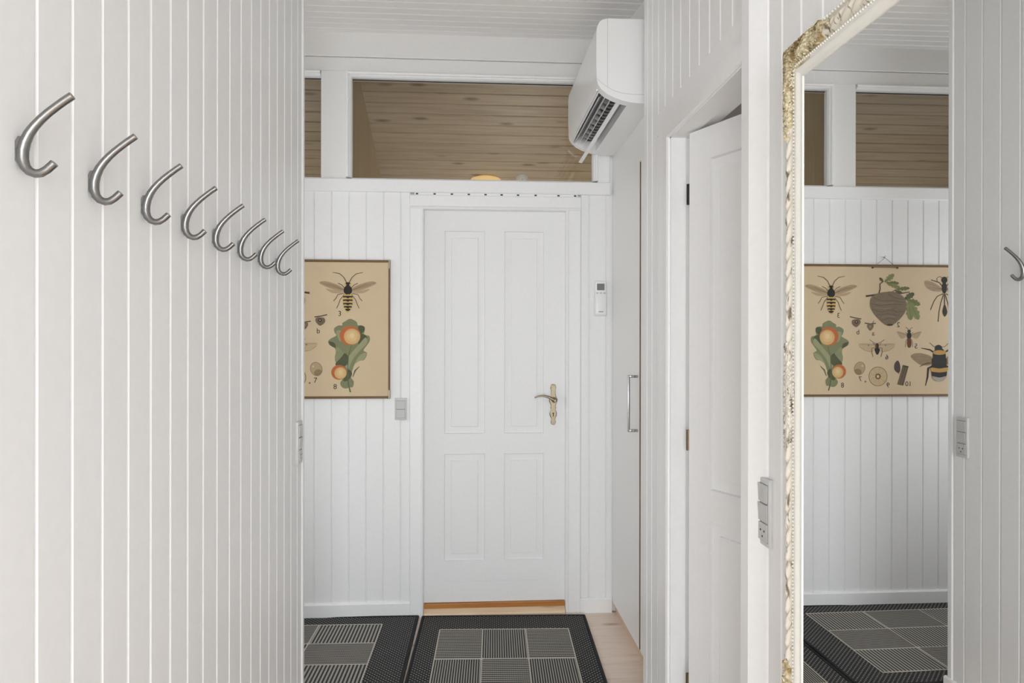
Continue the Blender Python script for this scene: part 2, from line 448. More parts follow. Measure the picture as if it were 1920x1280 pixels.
# rail under the transom, fascia above it, post between the panes
def strip(name, prof, axis, a0, a1, mat, parent=None, label=None, smooth=False):
    o = MB().prism(prof, axis, a0, a1).build(name, mat, parent, smooth=smooth)
    if parent is None: structure(o, label)
    return o
def rect(a0, a1, b0, b1, c=0.003):
    return [(a0 + c, b0), (a1 - c, b0), (a1, b0 + c), (a1, b1 - c), (a1 - c, b1), (a0 + c, b1), (a0, b1 - c), (a0, b0 + c)]
strip('rail_board', rect(YB - 0.022, YB + 0.02, 2.15, 2.213), 'X', XA, 0.729, WHITE_TRIM, wall_back)
strip('fascia_board', rect(YB - 0.016, YB + 0.02, 2.826, 2.99), 'X', XA, XW, TRIM_UP_SHADE, wall_back)
strip('header_board', rect(YB - 0.010, YB + 0.02, 2.755, 2.8245), 'X', XA, XW, TRIM_UP_SHADE, wall_back)
strip('mullion_board', rect(-0.738, -0.613, YB - 0.010, YB + 0.02), 'Z', 2.213, 2.755, TRIM_UP_SHADE, wall_back)
strip('post_board', rect(0.665, 0.729, YB - 0.010, YB + 0.02), 'Z', 2.213, 2.755, WHITE_TRIM, wall_back)

# transom windows
def transom(name, x0, x1, z0, z1, label, sides, fw=0.026):
    root = structure(empty(name, ((x0 + x1) / 2, YB, z0)), label)
    MB().box(x0 - 0.004, x1 + 0.004, YB + 0.030, YB + 0.036, z0 - 0.002, z1 + 0.004).build('pane', GLASS, root)
    def mold(axis, p0, p1, pos, sgn):
        pr = []
        for s, h in ((0, 0.006), (0, -0.020), (0.006, -0.024), (0.013, -0.020), (0.016, -0.012), (0.020, -0.010), (fw, 0.002), (fw, 0.034), (fw - 0.006, 0.034), (0.004, 0.034)):
            pr.append((pos + sgn * s, YB + h))
        if axis == 'Z': return MB().prism(pr, 'Z', p0, p1)
        return MB().prism([(b, a) for a, b in pr], 'X', p0, p1)
    if 'L' in sides: mold('Z', z0, z1 + fw, x0 - fw, 1).build('frame_moulding', WHITE_TRIM, root)
    if 'R' in sides: mold('Z', z0, z1 + fw, x1 + fw, -1).build('frame_moulding', WHITE_TRIM, root)
    mold('X', x0 - (fw if 'L' in sides else 0), x1 + (fw if 'R' in sides else 0), z1 + fw, -1).build('frame_moulding', WHITE_TRIM, root)
    # dark gasket line along the top of the glass
    MB().box(x0, x1, YB + 0.024, YB + 0.030, z1 - 0.004, z1 + 0.002).build('gasket', DARK, root)
    MB().prism([(YB + 0.004, z0 - 0.006), (YB + 0.03, z0 - 0.006), (YB + 0.03, z0 + 0.004), (YB + 0.012, z0 + 0.002)], 'X', x0, x1).build('glazing_bead', WHITE_TRIM, root)
    return root
transom('window_1', -0.587, 0.640, 2.222, 2.727, 'wide transom window above the white panelled door', 'LR')
transom('window_2', -1.90, -0.741, 2.222, 2.727, 'narrow transom pane left of the post beside the hook wall', '')

# ------------------------------------------------------------------ DOOR 1 (far wall)
DL, DR, DZ0, DZ1 = -0.232, 0.509, 0.060, 2.080
d1 = structure(empty('door_1', (0.14, YB, 0.0)), 'closed white four-panelled door with brass handle in the far wall')
YF = YB + 0.022   # leaf face
leaf = MB()
xs = [DL, -0.120, 0.086, 0.187, 0.390, DR]
zs = [DZ0, 0.272, 0.819, 0.924, 1.962, DZ1]
leaf.box(DL, DR, YF + 0.012, YF + 0.04, DZ0, DZ1)
for a, b2 in ((xs[0], xs[1]), (xs[4], xs[5])): leaf.box(a, b2, YF, YF + 0.012, DZ0, DZ1)
for a, b2 in ((zs[0], 0.166), (0.1705, zs[1]), (zs[2], zs[3]), (zs[4], zs[5])): leaf.box(xs[1], xs[4], YF, YF + 0.012, a, b2)
leaf.box(xs[1], xs[4], YF + 0.004, YF + 0.012, 0.164, 0.172)
for a, b2 in ((zs[1], zs[2]), (zs[3], zs[4])): leaf.box(xs[2], xs[3], YF, YF + 0.012, a, b2)
leaf_o = leaf.build('door_leaf', WHITE_DOOR, d1)
def raised_panel(x0, x1, z0, z1, yf, parent, mat, m=0.034, dep=1.0, world=True):
    # moulded slope from the frame down, then a raised field with a sharp step
    P = MB()
    def ring(o, y): return [(x0 + o, y, z0 + o), (x1 - o, y, z0 + o), (x1 - o, y, z1 - o), (x0 + o, y, z1 - o)]
    rings = [ring(0.0003, yf + 0.0003), ring(0.0022 * dep, yf + 0.0062 * dep), ring(m - 0.0020, yf + 0.0066 * dep), ring(m - 0.0005, yf + 0.0068 * dep), ring(m + 0.0012, yf + 0.0026 * dep), ring(m + 0.003, yf + 0.0022 * dep)]
    vs = [p for r in rings for p in r]; fs = []
    for i in range(len(rings) - 1):
        for j in range(4): fs.append((i * 4 + j, i * 4 + (j + 1) % 4, (i + 1) * 4 + (j + 1) % 4, (i + 1) * 4 + j))
    k = (len(rings) - 1) * 4; fs.append((k, k + 1, k + 2, k + 3))
    P.add(vs, fs)
    return P.build('door_panel', mat, parent, world=world)
for (a, b2) in ((xs[1], xs[2]), (xs[3], xs[4])):
    for (c, d) in ((zs[1], zs[2]), (zs[3], zs[4])):
        raised_panel(a, b2, c, d, YF, d1, WHITE_DOOR)
# handle plate with waisted outline
hp = [(0.0, 0.107), (0.010, 0.104), (0.014, 0.096), (0.013, 0.090), (0.016, 0.086), (0.012, 0.080), (0.0115, 0.060), (0.0125, 0.048), (0.019, 0.036), (0.022, 0.026), (0.020, 0.014), (0.014, 0.002), (0.0115, -0.010), (0.016, -0.016), (0.0115, -0.022), (0.014, -0.030), (0.019, -0.042), (0.018, -0.056), (0.011, -0.068), (0.0095, -0.078), (0.013, -0.086), (0.012, -0.096), (0.006, -0.103), (0.0, -0.104)]
HX, HZ = 0.440, 1.070
out = [(HX + a, HZ + b2) for a, b2 in hp] + [(HX - a, HZ + b2) for a, b2 in hp[-2:0:-1]]
pl = MB()
n = len(out)
vs = [(x, YF - 0.0005, z) for x, z in out] + [(x, YF - 0.003, z) for x, z in out] + [(HX + (x - HX) * 0.80, YF - 0.006, HZ + (z - HZ) * 0.975) for x, z in out]
fs = [(i, (i + 1) % n, n + (i + 1) % n, n + i) for i in range(n)] + [(n + i, n + (i + 1) % n, 2 * n + (i + 1) % n, 2 * n + i) for i in range(n)] + [tuple(range(2 * n, 3 * n))]
pl.add(vs, fs)
plate = pl.build('handle_plate', BRASS, d1, smooth=True, sharp=30); plate['label'] = 'waisted aged brass handle plate'
kh = MB().lathe([(0.0036, -0.0071), (0.0036, -0.0058)], (HX, YF, HZ - 0.044), 'Y', 14)
kh.box(HX - 0.0022, HX + 0.0022, YF - 0.0071, YF - 0.0058, HZ - 0.060, HZ - 0.044)
kh.build('keyhole', BLACK, plate)
for zz in (0.097, -0.094):
    MB().lathe([(0.0026, -0.0075), (0.0026, -0.0055)], (HX, YF, HZ + zz), 'Y', 12).build('plate_screw', BRONZE, plate)
MB().lathe([(0.012, -0.004), (0.014, -0.012), (0.012, -0.020), (0.008, -0.024), (0.008, -0.046), (0.0085, -0.050), (0.005, -0.054)], (HX + 0.003, YF, HZ + 0.025), 'Y', 22).build('handle_rose', BRASS, d1, smooth=True)
lp = []
for k in range(13):
    t = k / 12
    lp.append((HX + 0.003 - 0.103 * t, YF - 0.044 + 0.004 * t, HZ + 0.025 + 0.026 * math.sin(t * PI * 0.78) - 0.003 * t))
MB().tube(lp, [0.0078 - 0.0045 * (k / 12) for k in range(13)], 12).build('handle_lever', BRASS, d1, smooth=True)
# threshold
strip('threshold_sill', rect(YB + 0.004, YB + 0.07, 0.028, 0.058, 0.002), 'X', -0.222, 0.499, THRESH_DK, d1)
MB().prism([(YB - 0.026, 0.0), (YB + 0.07, 0.0), (YB + 0.07, 0.036), (YB + 0.004, 0.035), (YB - 0.020, 0.018)], 'X', -0.222, 0.499).build('threshold_board', THRESH, d1)

# casing of door 1
t1 = structure(empty('trim_1', (0.14, YB, 0.0)), 'white casing around the far door')
def casing_prof(o, i, yb, sgn_in):
    # flat outer board, rounded inner edge, then the rebate to the leaf; o = outer coordinate, i = inner coordinate
    s = 1 if i > o else -1
    return [(o, yb + 0.012), (o, yb - 0.010), (o + s * 0.003, yb - 0.013), (i - s * 0.016, yb - 0.013), (i - s * 0.013, yb - 0.018), (i - s * 0.007, yb - 0.020), (i - s * 0.002, yb - 0.017), (i, yb - 0.011), (i, yb + 0.020), (i - s * 0.03, yb + 0.020)]
MB().prism(casing_prof(-0.293, -0.224, YB, 1), 'Z', 0, 2.075).build('casing_side', WHITE_TRIM, t1)
MB().prism(casing_prof(0.577, 0.501, YB, -1), 'Z', 0, 2.075).build('casing_side', WHITE_TRIM, t1)
MB().prism([(b2, a) for a, b2 in casing_prof(2.138, 2.066, YB, -1)], 'X', -0.293, 0.577).build('casing_head', WHITE_TRIM, t1)
vs_ = MB().box(-0.272, 0.562, YB - 0.009, YB + 0.004, 2.138, 2.150).build('vent_strip', WHITE_TRIM, t1)
for px in (-0.259, -0.170, -0.083, 0.003, 0.088, 0.170, 0.254, 0.344, 0.462, 0.548):
    MB().box(px - 0.006, px + 0.006, YB - 0.0102, YB - 0.008, 2.1405, 2.1475).build('vent_slot', DARK, vs_)

# ------------------------------------------------------------------ LEFT WALL with hooks side
wl = MB().box(XL - 0.12, XL - TB, -0.62, YE - 0.012, 0, 2.92).build('wall_left', WHITE)
structure(wl, 'white tongue-and-groove boarded wall carrying the coat hooks')
pg = 0.0886
k0 = 1.024
y = k0 + pg * 18
ys = []
k = -19
while k < 18:
    y0 = k0 + pg * k; y1 = y0 + pg
    if y1 > YE - 0.026: y1 = YE - 0.026
    if y0 < YE - 0.03 and y0 > -0.65:
        board(wl, (XL - TB, y0, 0.0), y1 - y0, TB, BV, zceil(y0) + 0.004, AY, AZ, AX, WHITE)
    k += 1
MB().prism(rect(XL - 0.124, XL + 0.005, YE - 0.028, YE, 0.004), 'Z', 0, 2.83).build('corner_board', WHITE_TRIM, wl)
bl = MB().prism([(XL - 0.001, 0), (XL + 0.011, 0), (XL + 0.011, 0.050), (XL + 0.007, 0.056), (XL - 0.001, 0.056)], 'Y', -0.6, YE + 0.012).build('baseboard_left', WHITE_TRIM)
structure(bl, 'low white baseboard along the hook wall')

# recess to the left: its near side and far end, with openings added for the fill lights
wa = MB().box(XA, -1.92, YE - 0.10, YE - 0.012, 0, 2.9).box(-1.14, XL - 0.12, YE - 0.10, YE - 0.012, 0, 2.9).box(-1.92, -1.14, YE - 0.10, YE - 0.012, 0, 0.48).box(-1.92, -1.14, YE - 0.10, YE - 0.012, 2.12, 2.9).build('wall_recess', WHITE)
structure(wa, 'white boarded wall of the recess behind the hook wall')
x = XL - 0.126
while x - 0.0862 > -1.14:
    board(wa, (x, YE - 0.012, 0), 0.0862, TB, BV, zceil(YE) + 0.01, NX, AZ, AY, WHITE)
    x -= 0.0862
we = MB().box(XA - 0.1, XA, YE - 0.1, 2.72, 0, 3.05).box(XA - 0.1, XA, 3.38, YB + 0.08, 0, 3.05).box(XA - 0.1, XA, 2.72, 3.38, 0, 0.92).box(XA - 0.1, XA, 2.72, 3.38, 2.08, 3.05)
structure(we.build('wall_recess_end', WHITE), 'white end wall of the recess with an added light opening')
w6 = structure(empty('recess_end_fill_opening', (XA - 0.04, 3.05, 0.92)), 'small unseen opening added for fill light at the recess end')
for a in ((2.72, 2.75, 0.92, 2.08), (3.35, 3.38, 0.92, 2.08), (2.75, 3.35, 0.92, 0.95), (2.75, 3.35, 2.05, 2.08)):
    MB().box(XA - 0.05, XA + 0.006, *a).build('window_frame', WHITE_TRIM, w6)
w4 = structure(empty('recess_fill_opening', (-1.53, YE - 0.05, 0.48)), 'unseen opening added for fill light on the near side of the recess')
for a in ((-1.92, -1.88, 0.48, 2.12), (-1.18, -1.14, 0.48, 2.12), (-1.88, -1.18, 0.48, 0.52), (-1.88, -1.18, 2.08, 2.12)):
    MB().box(a[0], a[1], YE - 0.09, YE + 0.006, a[2], a[3]).build('window_frame', WHITE_TRIM, w4)

# living room behind the camera with its wide glazing
wf = MB()
wf.box(-2.7, -2.18, -4.1, -4.0, 0, 2.6).box(2.28, 2.8, -4.1, -4.0, 0, 2.6).box(-2.18, 2.28, -4.1, -4.0, 0, 0.20).box(-2.18, 2.28, -4.1, -4.0, 2.20, 2.6)
wf.box(-2.7, -2.6, -4.0, -0.5, 0, 2.6).box(2.7, 2.8, -4.0, -0.5, 0, 2.6)
wf.box(-2.6, XL - 0.12, -0.62, -0.5, 0, 2.6).box(XR + 0.08, 2.7, -0.62, -0.5, 0, 2.6)
structure(wf.build('wall_living_room', WHITE), 'white walls of the living room behind the camera')
w5 = structure(empty('window_4', (0.05, -4.03, 0.20)), 'wide glazing of the living room behind the camera')
for a in ((-2.18, -2.14, 0.20, 2.20), (2.24, 2.28, 0.20, 2.20), (-2.14, 2.24, 0.20, 0.24), (-2.14, 2.24, 2.16, 2.20), (-0.72, -0.66, 0.24, 2.16), (0.76, 0.82, 0.24, 2.16)):
    MB().box(a[0], a[1], -4.04, -3.992, a[2], a[3]).build('window_frame', WHITE_TRIM, w5)

# baseboards of the far wall
bb = structure(empty('baseboard_back', (-0.5, YB, 0)), 'white baseboard along the far wall either side of the door')
pb = [(YB + 0.004, 0), (YB - 0.012, 0), (YB - 0.012, 0.070), (YB - 0.008, 0.076), (YB + 0.004, 0.076)]
MB().prism(pb, 'X', XA, -0.293).build('skirting_length', WHITE_TRIM, bb)
MB().prism(pb, 'X', 0.577, 0.742).build('skirting_length', WHITE_TRIM, bb)

# ------------------------------------------------------------------ RIGHT WALL with opening for door 2
OY0, OY1, OZ = 1.617, 2.232, 2.078
wr = MB()
wr.box(XR + TB, XR + 0.08, -0.62, OY0, 0, 2.92).box(XR + TB, XR + 0.08, OY1, 2.628, 0, 2.92).box(XR + TB, XR + 0.08, OY0, OY1, OZ + 0.01, 2.92)
wall_right = structure(wr.build('wall_right', WHITE), 'white boarded wall with the ajar door and the gilt mirror')
gr = [2.633, 2.577, 2.509, 2.427, 2.342, 2.253, 2.169, 2.079, 1.991, 1.904, 1.820, 1.735, 1.65, 1.563]
for k in range(len(gr) - 1):
    y1, y0 = gr[k], gr[k + 1]
    z0 = 0.0 if y0 > 2.40 else 2.205
    if y0 < 1.6: continue
    board(wall_right, (XR + TB, y0, z0), y1 - y0, TB, BV, zceil(y0) + 0.004 - z0, AY, AZ, NX, WHITE)
board(wall_right, (XR + TB, 2.350, 0.0), 0.077, TB, 0.003, 2.215, AY, AZ, NX, WHITE)
board(wall_right, (XR + TB, 1.612, 2.205), 0.038, TB, 0.003, zceil(1.612) + 0.004 - 2.205, AY, AZ, NX, WHITE)
y1 = 1.520; first = True
while y1 > -0.55:
    wd = 0.068 if first else 0.0862
    first = False
    board(wall_right, (XR + TB, y1 - wd, 0.0), wd, TB, BV, zceil(y1 - wd) + 0.004, AY, AZ, NX, WHITE)
    y1 -= wd

t2 = structure(empty('trim_2', (XR, 1.93, 0.0)), 'white casing and head board around the ajar door')
XCS = 0.665
def casing2(o, i):
    s = 1 if i > o else -1
    return [(XR + 0.012, o), (XCS + 0.006, o), (XCS + 0.002, o + s * 0.004), (XCS, o + s * 0.02), (XCS + 0.003, i - s * 0.045), (XCS - 0.004, i - s * 0.038), (XCS - 0.004, i - s * 0.012), (XCS, i - s * 0.002), (XCS + 0.004, i), (XR + 0.012, i)]
def mitre(prof, axis, a0, ends):
    # prism whose far end is cut to the given coordinate per profile point
    n = len(prof)
    mk = (lambda p, a: (p[0], p[1], a)) if axis == 'Z' else (lambda p, a: (p[0], a, p[1]))
    vs = [mk(p, a0) for p in prof] + [mk(p, e) for p, e in zip(prof, ends)]
    return MB().add(vs, [(i, (i + 1) % n, n + (i + 1) % n, n + i) for i in range(n)] + [tuple(range(n))[::-1], tuple(range(n, 2 * n))])
c2 = casing2(2.366, 2.237)
mitre(c2, 'Z', 0, [OZ + (q - 2.237) / 0.129 * 0.06 for p_, q in c2]).build('casing_side', WHITE_TRIM, t2)
# tall near post, full height
MB().prism([(XR + 0.03, 1.520), (XR + 0.002, 1.520), (XR - 0.002, 1.523), (XCS - 0.002, 1.562), (XCS - 0.006, 1.570), (XCS - 0.006, 1.612), (XCS - 0.004, 1.617), (XR + 0.03, 1.617)], 'Z', 0, 2.70).build('casing_post', WHITE_TRIM, t2)
hd = [(XR + 0.012, 2.138), (XCS + 0.004, 2.138), (XCS, 2.134), (XCS, 2.116), (XCS - 0.004, 2.112), (XCS - 0.004, 2.082), (XCS + 0.002, OZ), (XR + 0.012, OZ)]
mitre(hd, 'Y', 1.617, [2.237 + (q - OZ) / 0.06 * 0.129 for p_, q in hd]).build('casing_head', WHITE_TRIM, t2)
MB().prism([(XR + 0.012, 2.138), (XR - 0.004, 2.138), (XR - 0.004, 2.214), (XR, 2.217), (XR + 0.012, 2.217)], 'Y', 1.617, 2.430).build('head_board', WHITE_TRIM, t2)
# jamb lining
MB().box(XCS + 0.006, 0.722, 2.226, 2.245, 0, OZ).build('jamb_far', WHITE_TRIM, t2)
MB().box(XCS + 0.006, 0.780, 1.598, 1.617, 0, OZ).build('jamb_near', WHITE_TRIM, t2)
MB().box(XCS + 0.006, 0.735, 1.598, 2.245, OZ - 0.004, OZ + 0.015).build('jamb_head', WHITE_TRIM, t2)
MB().box(0.735, 0.780, 1.598, 2.262, OZ + 0.003, OZ + 0.022).build('jamb_rebate_head', WHITE_TRIM, t2)
MB().box(0.722, 0.780, 2.245, 2.262, 0, OZ + 0.003).build('jamb_rebate', WHITE_TRIM, t2)

# ------------------------------------------------------------------ DOOR 2 (ajar, swings into the side room)
a2 = math.atan2(0.087, 0.19)
d2 = structure(empty('door_2', (0.711, 2.158, 0.0), 0.0), 'white panelled door standing ajar into the side room')
# local frame: x = along the leaf from the hinge edge, y = away from the camera side (thickness), z up
d2.rotation_euler = (0, 0, -PI / 2 + a2)
L2, Z20, Z21 = 0.60, 0.012, 2.068
px = [0.0, 0.092, 0.268, 0.332, 0.508, L2]
pz = [Z20, 0.20, 0.838, 0.938, 1.968, Z21]
lf = MB()
# thickness goes to +y local (towards the side room)
lf.box(0, L2, 0.012, 0.04, Z20, Z21)
for a, b2 in ((px[0], px[1]), (px[4], px[5])): lf.box(a, b2, 0, 0.012, Z20, Z21)
for a, b2 in ((pz[0], pz[1]), (pz[2], pz[3]), (pz[4], pz[5])): lf.box(px[1], px[4], 0, 0.012, a, b2)
for a, b2 in ((pz[1], pz[2]), (pz[3], pz[4])): lf.box(px[2], px[3], 0, 0.012, a, b2)
lf.build('door_leaf', WHITE_DOOR, d2, world=False)
for a, b2 in ((px[1], px[2]), (px[3], px[4])):
    for c, d in ((pz[1], pz[2]), (pz[3], pz[4])):
        raised_panel(a, b2, c, d, 0.0, d2, WHITE_DOOR, m=0.036, dep=1.6, world=False)
for zz, mt, nm in ((1.874, BLACK, 'hinge'), (1.080, BRONZE, 'hinge'), (0.292, BRONZE, 'hinge')):
    h = MB().tube([(-0.008, 0.004, zz - 0.033), (-0.008, 0.004, zz + 0.033)], 0.0065, 12)
    h.box(-0.012, 0.001, 0.004, 0.007, zz - 0.033, zz + 0.033)
    h.build(nm, mt, d2, world=False, smooth=True)

# side room behind door 2
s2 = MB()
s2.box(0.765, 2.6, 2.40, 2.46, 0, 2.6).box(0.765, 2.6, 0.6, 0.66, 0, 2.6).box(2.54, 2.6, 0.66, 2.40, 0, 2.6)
structure(s2.build('wall_side_room', ROOM_SHADE), 'shade-toned walls of the side room behind the ajar door')
structure(MB().box(0.7, 2.6, 0.6, 2.46, 2.52, 2.6).build('ceiling_side_room', ROOM_SHADE), 'shade-toned ceiling of the side room above the ajar door')
structure(MB().box(0.87, 2.6, 0.6, 2.46, -0.06, 0.0).build('floor_side_room', FLOOR), 'floor of the side room behind the ajar door')

pd = bpy.data.lights.new('side_room_fill', 'POINT'); pd.energy = 5.0; pd.color = (1.0, 0.95, 0.9); pd.shadow_soft_size = 0.15  # unseen point light added so the side room is not black
pob = bpy.data.objects.new('side_room_fill', pd); C.objects.link(pob); pob.location = (1.7, 1.3, 1.9)

# ------------------------------------------------------------------ WALL ABOVE / BESIDE WARDROBE
wt = MB().box(XW, 1.35, 2.645, YB + 0.004, 2.182, 3.0).build('wall_bulkhead', LAMINATE)
structure(wt, 'plain white bulkhead above the wardrobe behind the air conditioner')

wd_ = tag(empty('wardrobe', (1.0, 3.1, 0.0)), 'plain white built-in wardrobe with bar handle beside the far door', 'wardrobe')
MB().box(XW + 0.020, 1.33, 2.645, YB - 0.004, 0.056, 2.180).build('carcass', OAK_EDGE, wd_)
dr1 = MB().box(XW, XW + 0.018, 2.932, YB - 0.006, 0.058, 2.182).build('wardrobe_door', LAMINATE, wd_)
dr2 = MB().box(XW, XW + 0.018, 2.645, 2.908, 0.058, 2.182).build('wardrobe_door', LAMINATE, wd_)
MB().box(XW + 0.018, 1.30, 2.645, YB - 0.004, 0.0, 0.056).build('plinth', PLINTH, wd_)
MB().box(XW + 0.0008, XW + 0.018, 2.929, 2.9325, 0.0585, 2.179).build('edge_band', OAK_EDGE, dr1)
hb = MB()
HXX = XW - 0.040
hb.rbox(HXX - 0.005, HXX + 0.005, 2.957, 2.969, 1.000, 1.250, 0.002, 2)
for zz in (1.000, 1.238): hb.rbox(HXX, XW + 0.0, 2.957, 2.969, zz, zz + 0.012, 0.002, 2)
h_ = hb.build('handle', CHROME, dr1, smooth=True, sharp=30); h_['label'] = 'satin chrome bar handle'

# ------------------------------------------------------------------ AIR CONDITIONER
ac = tag(empty('air_conditioner', (0.64, 3.085, 2.352)), 'white wall-mounted air conditioner with open louvre above the wardrobe', 'air conditioner')
front = [(0.512, 2.445), (0.510, 2.50), (0.510, 2.63), (0.513, 2.655), (0.522, 2.674), (0.538, 2.685), (0.56, 2.689), (XW, 2.690)]
bot = [(XW, 2.352), (0.68, 2.353), (0.645, 2.356), (0.612, 2.363), (0.580, 2.374), (0.550, 2.389), (0.528, 2.407), (0.516, 2.426)]
Y0, Y1 = 2.700, 3.470
prof = front + bot
# upper casing (sides, top, front) and lower outlet casing
body = MB()
# end cap near
body.prism(prof, 'Y', Y0, Y0 + 0.045)
body.prism(prof, 'Y', Y1 - 0.035, Y1)
# middle with the outlet notch between (0.540,2.396) and (0.622,2.360)
notch = front + [(XW, 2.352), (0.68, 2.353), (0.645, 2.356), (0.642, 2.3565), (0.655, 2.430), (0.600, 2.475), (0.545, 2.440), (0.529, 2.406), (0.522, 2.415), (0.516, 2.426)]
body.prism(notch, 'Y', Y0 + 0.045, Y1 - 0.035, caps=False)
body.build('casing', PLASTIC, ac, smooth=True, sharp=35)
# seams: thin dark joints on the near end cap and along the chin
sm = MB()
sm.box(0.5545, 0.556, Y0 - 0.0008, Y0 + 0.001, 2.412, 2.688)
sm.build('cap_joint', PLASTIC_IN, ac)
pts = [(0.512, 2.449), (0.530, 2.432), (0.556, 2.414), (0.585, 2.400), (0.615, 2.392), (0.65, 2.389), (0.70, 2.388), (XW, 2.388)]
sm = MB()
for k in range(len(pts) - 1):
    (xa, za), (xb, zb) = pts[k], pts[k + 1]
    sm.add([(xa, Y0 - 0.0008, za), (xb, Y0 - 0.0008, zb), (xb, Y0 - 0.0008, zb - 0.0014), (xa, Y0 - 0.0008, za - 0.0014), (xa, Y0 + 0.001, za), (xb, Y0 + 0.001, zb), (xb, Y0 + 0.001, zb - 0.0014), (xa, Y0 + 0.001, za - 0.0014)], [(0, 1, 2, 3), (4, 7, 6, 5), (0, 4, 5, 1), (3, 2, 6, 7)])
sm.build('chin_joint', PLASTIC_IN, ac)
# fan roller: dark ribbed cylinder inside the outlet
fan = MB().tube([(0.612, Y0 + 0.06, 2.432), (0.612, Y1 - 0.05, 2.432)], 0.024, 20)
fo = fan.build('fan_roller', BLACK, ac, smooth=True)
rb = MB()
for k in range(15):
    yy = Y0 + 0.08 + k * 0.042
    rb.lathe([(0.0265, 0), (0.0265, 0.018)], (0.612, yy, 2.432), 'Y', 18)
rb.build('fan_rings', FAN_GREY, fo)
MB().add([(0.535, Y0 + 0.047, 2.403), (0.535, Y1 - 0.037, 2.403), (0.578, Y1 - 0.037, 2.455), (0.578, Y0 + 0.047, 2.455), (0.538, Y0 + 0.047, 2.401), (0.538, Y1 - 0.037, 2.401), (0.581, Y1 - 0.037, 2.452), (0.581, Y0 + 0.047, 2.452)], [(0, 1, 2, 3), (4, 7, 6, 5), (0, 4, 5, 1), (3, 2, 6, 7)]).build('outlet_lining', PLASTIC_IN, ac)
# louvres
def blade(name, pa, pb, wv, th, mat, parent):
    pa, pb, wv = Vector(pa), Vector(pb), Vector(wv)
    t = (pb - pa).normalized(); nrm = t.cross(wv).normalized() * th
    vs = [pa, pb, pb + wv, pa + wv]; vs = [v - nrm for v in vs] + [v + nrm for v in vs]
    return MB().add(vs, [(0, 1, 2, 3), (4, 7, 6, 5), (0, 4, 5, 1), (1, 5, 6, 2), (2, 6, 7, 3), (3, 7, 4, 0)]).build(name, mat, parent)
blade('louvre', (0.556, Y0 + 0.050, 2.392), (0.556, Y1 - 0.04, 2.392), (0.012, 0, 0.028), 0.0010, PLASTIC, ac)
blade('louvre', (0.580, Y0 + 0.050, 2.385), (0.580, Y1 - 0.04, 2.385), (0.014, 0, 0.030), 0.0010, PLASTIC, ac)
blade('air_flap', (0.600, Y0 + 0.055, 2.372), (0.556, Y1 - 0.050, 2.303), (0.017, 0.0, -0.004), 0.0018, PLASTIC, ac)
for k in range(9):
    yy = Y0 + 0.085 + k * 0.07
    MB().add([(0.560, yy, 2.412), (0.592, yy + 0.006, 2.398), (0.604, yy + 0.010, 2.424), (0.574, yy + 0.004, 2.438), (0.560, yy + 0.0015, 2.412), (0.592, yy + 0.0075, 2.398), (0.604, yy + 0.0115, 2.424), (0.574, yy + 0.0055, 2.438)], [(0, 1, 2, 3), (4, 7, 6, 5), (0, 4, 5, 1), (1, 5, 6, 2), (2, 6, 7, 3), (3, 7, 4, 0)]).build('air_vane', PLASTIC_IN, ac)
# glossy chin strip along the outlet's front lip
MB().tube([(0.5185, Y0 + 0.03, 2.4125), (0.5185, Y1 - 0.03, 2.4125)], 0.004, 10).build('outlet_lip', PLASTIC, ac, smooth=True)
MB().box(0.5285, 0.538, Y0 + 0.046, Y0 + 0.066, 2.398, 2.409).build('indicator_window', BLACK, ac)

# ------------------------------------------------------------------ REMOTE CONTROL on the far wall
rc = tag(empty('remote_control', (0.680, YB, 1.528)), 'white air conditioner remote in its wall holder right of the far door', 'remote control')
MB().rbox(0.6485, 0.7115, YB - 0.016, YB + 0.002, 1.528, 1.640, 0.004, 2).build('holder', PLASTIC, rc, smooth=True, sharp=30)
MB().rbox(0.651, 0.709, YB - 0.022, YB - 0.002, 1.532, 1.708, 0.006, 3).build('remote_body', PLASTIC, rc, smooth=True, sharp=30)
MB().rbox(0.660, 0.699, YB - 0.0232, YB - 0.020, 1.660, 1.694, 0.001, 1).build('display', SCREEN, rc)
for bx in (0.6615, 0.680, 0.6985):
    MB().rbox(bx - 0.006, bx + 0.006, YB - 0.0236, YB - 0.020, 1.641, 1.650, 0.001, 2).build('button', PLASTIC_IN, rc)
MB().rbox(0.6535, 0.7065, YB - 0.0236, YB - 0.021, 1.536, 1.634, 0.002, 2).build('cover', PLASTIC, rc, smooth=True, sharp=30)
MB().box(0.669, 0.693, YB - 0.0240, YB - 0.023, 1.5485, 1.5515).build('wordmark', DARK, rc)

